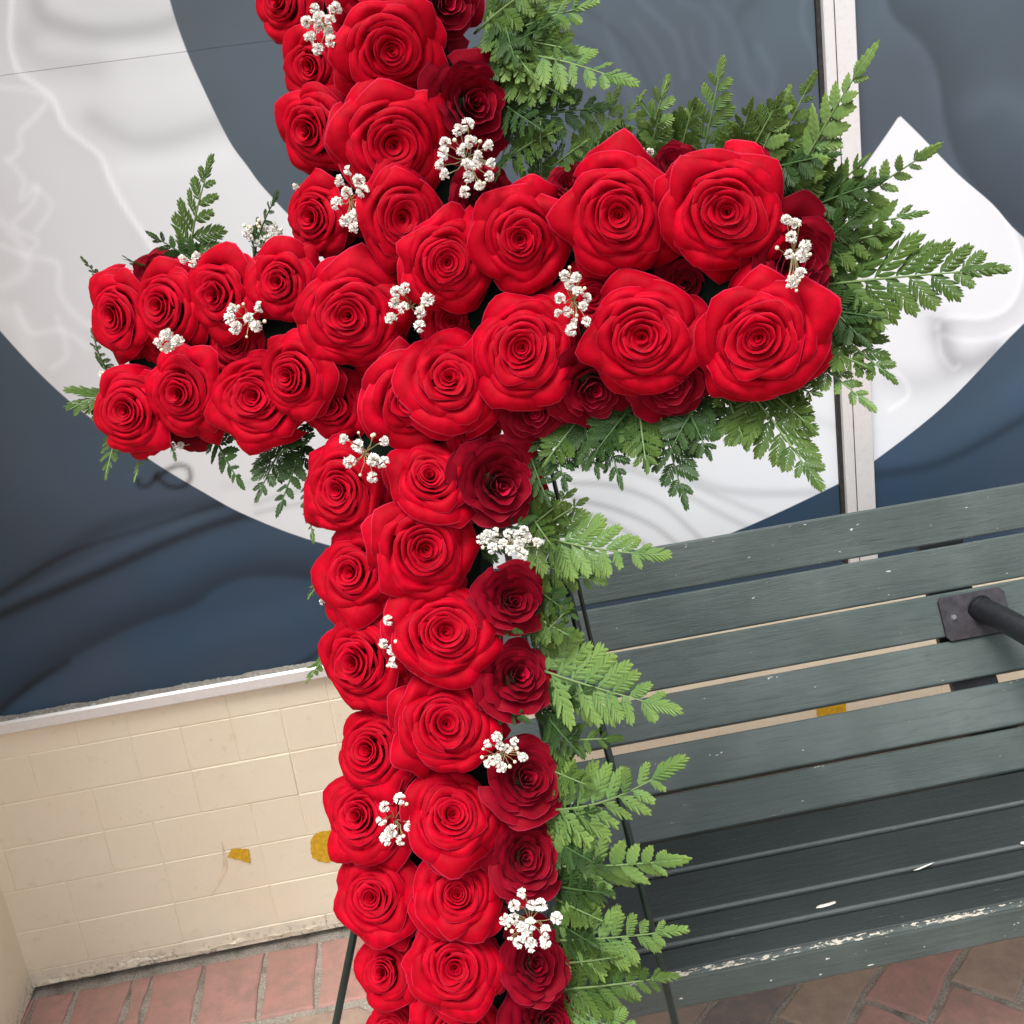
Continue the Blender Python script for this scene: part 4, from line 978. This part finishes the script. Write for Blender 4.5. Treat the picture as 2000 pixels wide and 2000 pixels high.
FR = [
 (965, 80, 1170, 5, 90, 'l', 'pale green frond at the top, pointing right out of the upper stem', {}),
 (960, 40, 1110, -60, 80, 'm', 'frond at the very top right of the stem, cut by the upper edge', {}),
 (945, 120, 1090, 40, 80, 'd', 'dark frond beside the top dark rose', {}),
 (1000, 110, 1245, 168, 88, 'l', 'light green frond pointing right over the slate print above the dark frond', {'off1': .02}),
 (970, 60, 1040, 150, 60, 'm', 'short mid green frond hanging by the top dark rose', {}),
 (1005, 235, 1188, 208, 82, 'd', 'very dark glossy frond pointing right beside the big dark rose', {}),
 (960, 170, 1100, 150, 55, 'd', 'dark frond behind the big dark rose', {'off1': -.05}),
 (1060, 350, 1056, 232, 42, 'm', 'narrow upright frond standing above the right arm near the stem', {}),
 (1060, 345, 1150, 272, 48, 'm', 'mid green frond leaning right above the second arm rose', {}),
 (960, 350, 1010, 290, 45, 'd', 'small dark frond below the big dark rose', {}),
 (1160, 350, 1262, 178, 62, 'l', 'light frond with broad leaflets above the third arm rose', {'simple': True}),
 (1320, 320, 1245, 190, 60, 'l', 'light frond leaning left behind the largest rose', {}),
 (1370, 320, 1412, 112, 70, 'l', 'tall upright light frond above the largest rose', {}),
 (1430, 320, 1470, 190, 52, 'm', 'upright mid green frond right of the tall light one', {'simple': True}),
 (1500, 330, 1595, 138, 62, 'm', 'mid green frond rising behind the arm end, left of the mullion', {'simple': True}),
 (1545, 370, 1712, 84, 80, 'l', 'open light frond reaching highest across the metal mullion', {'simple': True, 'off1': .03}),
 (1480, 340, 1640, 300, 70, 'd', 'dark frond behind the arm end under the open light one', {}),
 (1590, 420, 1700, 300, 70, 'm', 'mid green frond over the mullion at the arm end', {'simple': True}),
 (1640, 410, 1840, 280, 62, 'l', 'light frond with toothed leaflets crossing the white print tip', {'simple': True, 'off1': .02}),
 (1580, 470, 1812, 415, 82, 'm', 'mid green frond pointing right above the long dark one', {'simple': True}),
 (1590, 560, 1968, 524, 128, 'm', 'longest frond, pointing far right over the white print', {'off1': .03, 'roll': (0, .1), 'npair': 9}),
 (1560, 520, 1700, 400, 75, 'd', 'dark frond filling behind the dark end rose', {}),
 (1590, 620, 1752, 748, 90, 'm', 'frond pointing down right under the longest one', {}),
 (1570, 690, 1710, 803, 60, 'l', 'light narrow frond pointing down right at the arm end over the mullion', {}),
 (1580, 560, 1700, 680, 80, 'd', 'dark frond filling below the dark end rose', {}),
 (1520, 750, 1605, 772, 46, 'm', 'short frond sticking out below the last lower rose of the arm', {}),
 (1455, 755, 1604, 955, 98, 'm', 'long frond hanging below the right arm end, pointing down right', {'off1': .01, 'simple': False}),
 (1285, 790, 1342, 995, 92, 'd', 'dark frond hanging straight down from the middle of the right arm', {}),
 (1370, 780, 1300, 900, 70, 'd', 'dark frond hanging down left between the two long hanging ones', {}),
 (1180, 810, 1215, 955, 72, 'd', 'dark frond hanging below the right arm near the stem', {}),
 (1080, 840, 1105, 960, 66, 'd', 'dark frond hanging in the corner of stem and right arm', {}),
 (1230, 800, 1150, 900, 72, 'd', 'dark frond pointing down left under the right arm', {}),
 (1050, 1040, 1305, 1080, 92, 'l', 'light frond pointing right over the top slat of the bench', {'off1': .02, 'bend': -.08}),
 (1035, 1030, 1125, 955, 55, 'm', 'short frond pointing up right beside the topmost dark side rose', {}),
 (1060, 1030, 1150, 972, 50, 'm', 'slender frond next to the short upward one beside the stem', {'off1': .0}),
 (1055, 1100, 1185, 1140, 62, 'm', 'mid green frond below the light one over the second bench slat', {}),
 (1050, 1150, 1130, 1210, 55, 'd', 'dark short frond beside the second dark side rose', {}),
 (1065, 1310, 1328, 1388, 112, 'l', 'broad bright frond pointing right over the middle back slats', {'off1': .025, 'roll': (.1, .1)}),
 (1050, 1260, 1120, 1180, 55, 'm', 'frond pointing up beside the third dark side rose', {}),
 (1070, 1450, 1215, 1442, 55, 'm', 'short mid green frond under the broad bright one', {}),
 (1070, 1400, 1140, 1480, 50, 'd', 'dark filler frond near the fourth dark side rose', {}),
 (1075, 1570, 1335, 1470, 100, 'l', 'bright frond curving up at its tip over the lowest back slat', {'off1': .02, 'bend': -.16, 'simple': False}),
 (1085, 1640, 1190, 1700, 60, 'd', 'dark filler frond near the fifth dark side rose', {}),
 (1090, 1690, 1345, 1678, 96, 'l', 'bright frond pointing right over the rear of the bench seat', {'off1': .02, 'simple': True}),
 (1095, 1760, 1180, 1800, 55, 'm', 'mid green filler frond below the fifth dark side rose', {}),
 (1100, 1835, 1342, 1815, 92, 'l', 'bright frond pointing right over the worn bench front edge', {'off1': .02}),
 (1110, 1930, 1325, 1905, 78, 'm', 'mid green frond at the lower right beside the easel leg', {}),
 (1110, 1960, 1275, 2050, 80, 'l', 'light frond at the bottom edge pointing down right', {}),
 (1040, 1200, 1128, 1250, 60, 'm', 'mid green frond between the second and third dark side roses', {}),
 (1055, 1385, 1160, 1345, 55, 'd', 'dark frond hiding the easel rod under the broad bright frond', {}),
 (1070, 1500, 1165, 1540, 60, 'm', 'mid green frond at the easel rod below the bench gap', {}),
 (1080, 1610, 1170, 1580, 55, 'd', 'dark frond over the easel rod beside the round dark rose', {}),
 (1090, 1730, 1200, 1745, 65, 'd', 'dark frond at the easel rod behind the lowest sprig', {}),
 (1100, 1880, 1210, 1868, 65, 'm', 'mid green frond over the easel rod low on the stem', {}),
 (1090, 1800, 1170, 1850, 60, 'd', 'dark frond low on the stem between two light ones', {}),
 (1035, 880, 1075, 990, 60, 'd', 'dark frond hanging beside the topmost dark side rose', {}),
 (1040, 1010, 1085, 1075, 50, 'm', 'short frond right of the wide sprig on the stem', {}),
 (980, 200, 1060, 255, 62, 'd', 'dark frond low behind the big dark rose', {}),
 (985, 30, 1010, 130, 66, 'd', 'dark frond hanging behind the top dark rose', {}),
 (1190, 340, 1200, 250, 50, 'm', 'upright frond in the gap above the third arm rose', {}),
 (1265, 330, 1290, 215, 50, 'm', 'upright frond between two big roses of the upper arm row', {}),
 (1450, 330, 1530, 180, 70, 'm', 'mid green frond leaning right, left of the mullion', {}),
 (1520, 400, 1660, 200, 80, 'm', 'full mid green frond crossing the mullion beneath the open light one', {}),
 (1540, 430, 1730, 350, 80, 'd', 'dark frond crossing the mullion at the height of the largest rose', {}),
 (1330, 310, 1360, 190, 60, 'm', 'mid green frond behind the tall upright light frond', {}),
 (1240, 330, 1215, 235, 55, 'm', 'mid green frond between the third and largest rose', {}),
 (1560, 500, 1760, 450, 80, 'm', 'full mid green frond above the longest one', {}),
 (1570, 600, 1720, 620, 70, 'd', 'dark frond under the longest one', {}),
 (1560, 660, 1700, 720, 62, 'm', 'mid green frond at the lower right corner of the arm end', {}),
 (1130, 820, 1060, 910, 66, 'm', 'mid green frond hanging down left in the corner of stem and arm', {}),
 (1250, 800, 1265, 925, 75, 'm', 'mid green frond hanging left of the straight dark one', {}),
 (1340, 790, 1390, 900, 75, 'd', 'dark frond hanging right of the straight dark one', {}),
 (1420, 770, 1460, 880, 70, 'm', 'mid green frond hanging left of the long down right one', {}),
 (1140, 820, 1170, 935, 70, 'd', 'dark frond under the right arm over the white folds', {}),
 (1500, 760, 1590, 840, 60, 'm', 'mid green frond under the arm end pointing down right', {}),
 (1000, 80, 1130, 100, 80, 'm', 'mid green frond under the pale one at the top', {}),
 (990, 130, 1120, 200, 75, 'm', 'mid green frond behind the light one beside the big dark rose', {}),
 (1010, 300, 1100, 250, 60, 'm', 'mid green frond right of the big dark rose', {}),
 (1150, 350, 1212, 165, 78, 'l', 'light frond rising between the upper stem and the third arm rose', {}),
 (1250, 350, 1305, 150, 74, 'l', 'light frond rising left of the tall upright one', {}),
 (1470, 350, 1545, 165, 66, 'l', 'light frond with toothed leaflets rising just left of the mullion', {'simple': True}),
 (930, 1070, 1045, 1010, 50, 'd', 'dark frond behind the wide sprig on the stem', {}),
 (930, 1360, 1035, 1410, 55, 'd', 'dark frond in the gap between third and fourth dark side roses', {}),
 (925, 1220, 1020, 1235, 45, 'd', 'dark frond in the gap between second and third dark side roses', {}),
 (600, 830, 545, 890, 60, 'd', 'dark frond filling the inner corner of left arm and stem', {}),
 (375, 500, 416, 304, 78, 'm', 'tall upright frond above the left arm', {'roll': (0, 0), 'npair': 6}),
 (400, 520, 285, 452, 44, 'd', 'dark frond pointing up left on top of the left arm', {'simple': True}),
 (300, 530, 240, 500, 36, 'm', 'small frond curling over the first roses of the left arm', {}),
 (225, 570, 158, 502, 24, 'm', 'thin frond sticking out at the upper left end of the arm', {}),
 (500, 500, 545, 375, 38, 'd', 'small dark frond in the corner above the left arm', {}),
 (215, 770, 134, 800, 75, 'm', 'frond fanning out at the lower left end of the arm', {}),
 (240, 820, 205, 935, 50, 'm', 'frond hanging below the left end of the arm', {}),
 (290, 860, 262, 940, 26, 'l', 'thin light frond tip under the left arm end', {}),
 (210, 720, 180, 640, 26, 'm', 'frond tip behind the left end of the arm', {}),
 (425, 860, 478, 956, 48, 'd', 'dark frond hanging below the left arm over the white print', {'simple': True}),
 (560, 860, 500, 980, 62, 'd', 'dark frond hanging in the corner of left arm and stem', {}),
 (590, 880, 540, 1010, 44, 'd', 'dark frond hanging lower in the corner beside the stem', {'simple': True}),
 (600, 960, 612, 1060, 22, 'm', 'thin trailing frond along the left edge of the stem', {}),
 (635, 1130, 600, 1172, 26, 'm', 'tiny frond tip left of the stem over the navy print', {'simple': True}),
 (640, 1280, 598, 1335, 34, 'm', 'tiny frond tip left of the stem in front of the sill', {'simple': True}),
 (330, 830, 345, 900, 20, 'd', 'tiny dark frond tip beneath the left arm roses', {}),
]
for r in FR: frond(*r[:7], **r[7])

# ---------------------------------------------------------------- baby's breath
def blossom_mesh(seed):
    r = random.Random(seed); V = []; Fc = []
    for k in range(24):
        z = r.uniform(-.3, 1); a = r.uniform(0, 6.28); s = math.sqrt(max(0, 1 - z * z))
        d = np.array([s * math.cos(a), s * math.sin(a), z]); c = d * .52
        t = np.cross(d, (r.uniform(-1, 1), r.uniform(-1, 1), r.uniform(-1, 1))); t /= np.linalg.norm(t); b = np.cross(d, t)
        w = r.uniform(.24, .36); tilt = r.uniform(-.12, .12)
        o = len(V); V.append(tuple(c * .4)); m = 6
        for j in range(m):
            q = 2 * math.pi * j / m; rr = w * r.uniform(.8, 1.1)
            V.append(tuple(c + t * rr * math.cos(q) + b * rr * math.sin(q) + d * (.30 + .12 * math.sin(2 * q + k) + tilt * math.cos(q))))
        Fc += [(o, o + 1 + j, o + 1 + (j + 1) % m) for j in range(m)]
    return mk('blossom', V, Fc, M_BLOS, link=False)
BM = [blossom_mesh(s) for s in range(5)]
def bud_mesh():
    V = []; Fc = []; 
    for j, (z, r) in enumerate(((-1, .2), (-.6, .75), (0, 1), (.6, .8), (1, .25))):
        for k in range(7): V.append((r * math.cos(k * 2 * math.pi / 7), r * math.sin(k * 2 * math.pi / 7), z))
    for j in range(4):
        for k in range(7): Fc.append((j * 7 + k, j * 7 + (k + 1) % 7, j * 7 + 7 + (k + 1) % 7, j * 7 + 7 + k))
    Fc += [tuple(range(7))[::-1], tuple(28 + k for k in range(7))]
    me = mk('bud', V, Fc, M_BUD, link=False, smooth=True); return me
BUD = bud_mesh()
def sprig(cx, cy, rx, ry, n, nb, label, off=.035, size=13, pts=None):
    cx *= K; cy *= K; rx *= K; ry *= K
    B = on_cross(cx + random.uniform(-8, 8), cy + random.uniform(-8, 8), -.03)
    o = empty('babys_breath_sprig', B, label=label, cat='flower sprig', group="baby's breath sprigs")
    P = []
    tries = 0
    while len(P) < n and tries < 900:
        tries += 1
        a = random.uniform(0, 6.28); q = math.sqrt(random.random()); x, y = cx + rx * q * math.cos(a), cy + ry * q * math.sin(a)
        if all((x - u) ** 2 + (y - v) ** 2 > (size * 1.35) ** 2 for u, v in P): P.append((x, y))
    st = []
    hub = on_cross(cx, cy, off - .03)
    for x, y in P:
        p = on_cross(x, y, off + random.uniform(-.006, .010)); dz = (p - EYE) @ CF
        s = size * random.uniform(.85, 1.2) * dz / F
        d = CN + CX * random.uniform(-.5, .5) + CU * random.uniform(-.3, .6)
        M = frame(p - B, d, CX * random.uniform(-1, 1) + CU) @ Matrix.Diagonal((s, s, s * .95, 1)); put('blossom', random.choice(BM), o, M)
        m = (p + hub) / 2 + CU * random.uniform(-.004, .004) - CN * .006
        st.append(tube([hub - B, m - B, p - B - CN * s * .3], .00045, 5, False))
    for k in range(nb):
        a = random.uniform(0, 6.28); x, y = cx + rx * 1.12 * math.cos(a) * random.uniform(.4, 1), cy + ry * 1.12 * math.sin(a) * random.uniform(.4, 1)
        p = on_cross(x, y, off + random.uniform(-.004, .008)); dz = (p - EYE) @ CF; s = random.uniform(3.0, 4.6) * dz / F
        put('bud', BUD, o, frame(p - B, CN, CX) @ Matrix.Diagonal((s, s, s, 1)))
        m = (p + hub) / 2 + CU * random.uniform(-.006, .006) - CN * .004
        st.append(tube([hub - B, m - B, p - B], .0004, 5, False))
    st.append(tube([np.zeros(3) - CN * .01, (hub - B) * .5, hub - B], .0008, 5, False))
    V, Fc = join(st); mk('sprig_stems', V, Fc, M_GSTEM, o, smooth=True)
SP = [
 (612, 48, 34, 52, 10, 2, "topmost baby's breath sprig at the left of the upper stem", {}),
 (878, 300, 54, 68, 17, 6, "biggest baby's breath sprig, right of the deep-centred rose above the right arm", {}),
 (660, 378, 25, 58, 10, 3, "tall narrow baby's breath sprig just above the crossing", {}),
 (466, 600, 36, 36, 6, 4, "baby's breath sprig in the middle of the left arm", {}),
 (317, 645, 20, 18, 4, 2, "small baby's breath sprig between the rows at the left arm end", {}),
 (775, 578, 44, 42, 8, 5, "baby's breath sprig right of the central rose", {}),
 (1082, 568, 34, 60, 12, 8, "baby's breath sprig between the two rows of the right arm", {'size': 11.5}),
 (1497, 475, 32, 72, 8, 11, "baby's breath sprig with long yellow buds at the right arm end", {}),
 (1218, 293, 20, 14, 3, 6, "tiny baby's breath sprig behind the top of the right arm", {'off': -.02, 'size': 9}),
 (688, 855, 46, 52, 7, 8, "baby's breath sprig just below the crossing, over the first rose of the left column", {}),
 (962, 1025, 58, 28, 13, 6, "wide baby's breath sprig between the first and second dark side roses", {'size': 11, 'off': .02}),
 (735, 1215, 16, 48, 4, 5, "sparse baby's breath sprig between the two columns of the lower stem", {}),
 (950, 1422, 38, 36, 9, 9, "baby's breath sprig over the fourth dark side rose", {'size': 11, 'off': .02}),
 (745, 1545, 38, 44, 7, 5, "baby's breath sprig between the fifth roses of both columns", {}),
 (1000, 1738, 52, 56, 14, 9, "lowest baby's breath sprig, over the sixth dark side rose", {'off': .03}),
 (365, 490, 20, 8, 3, 0, "small baby's breath tuft on the top edge of the left arm", {'size': 11, 'off': .0}),
 (495, 440, 42, 26, 11, 8, "pale baby's breath sprig in the corner above the left arm", {'off': -.03, 'size': 8}),
 (556, 350, 4, 5, 1, 0, "single baby's breath blossom on the left edge of the upper stem", {'size': 8, 'off': .0}),
 (615, 1130, 8, 12, 2, 2, "two small baby's breath blossoms left of the lower stem", {'size': 7, 'off': -.01}),
 (190, 708, 6, 8, 1, 1, "baby's breath blossom at the far left end of the arm", {'size': 8, 'off': -.01}),
 (340, 845, 12, 5, 2, 1, "baby's breath blossoms under the left arm", {'size': 7, 'off': -.03}),
]
for r in SP: sprig(*r[:7], **r[7])
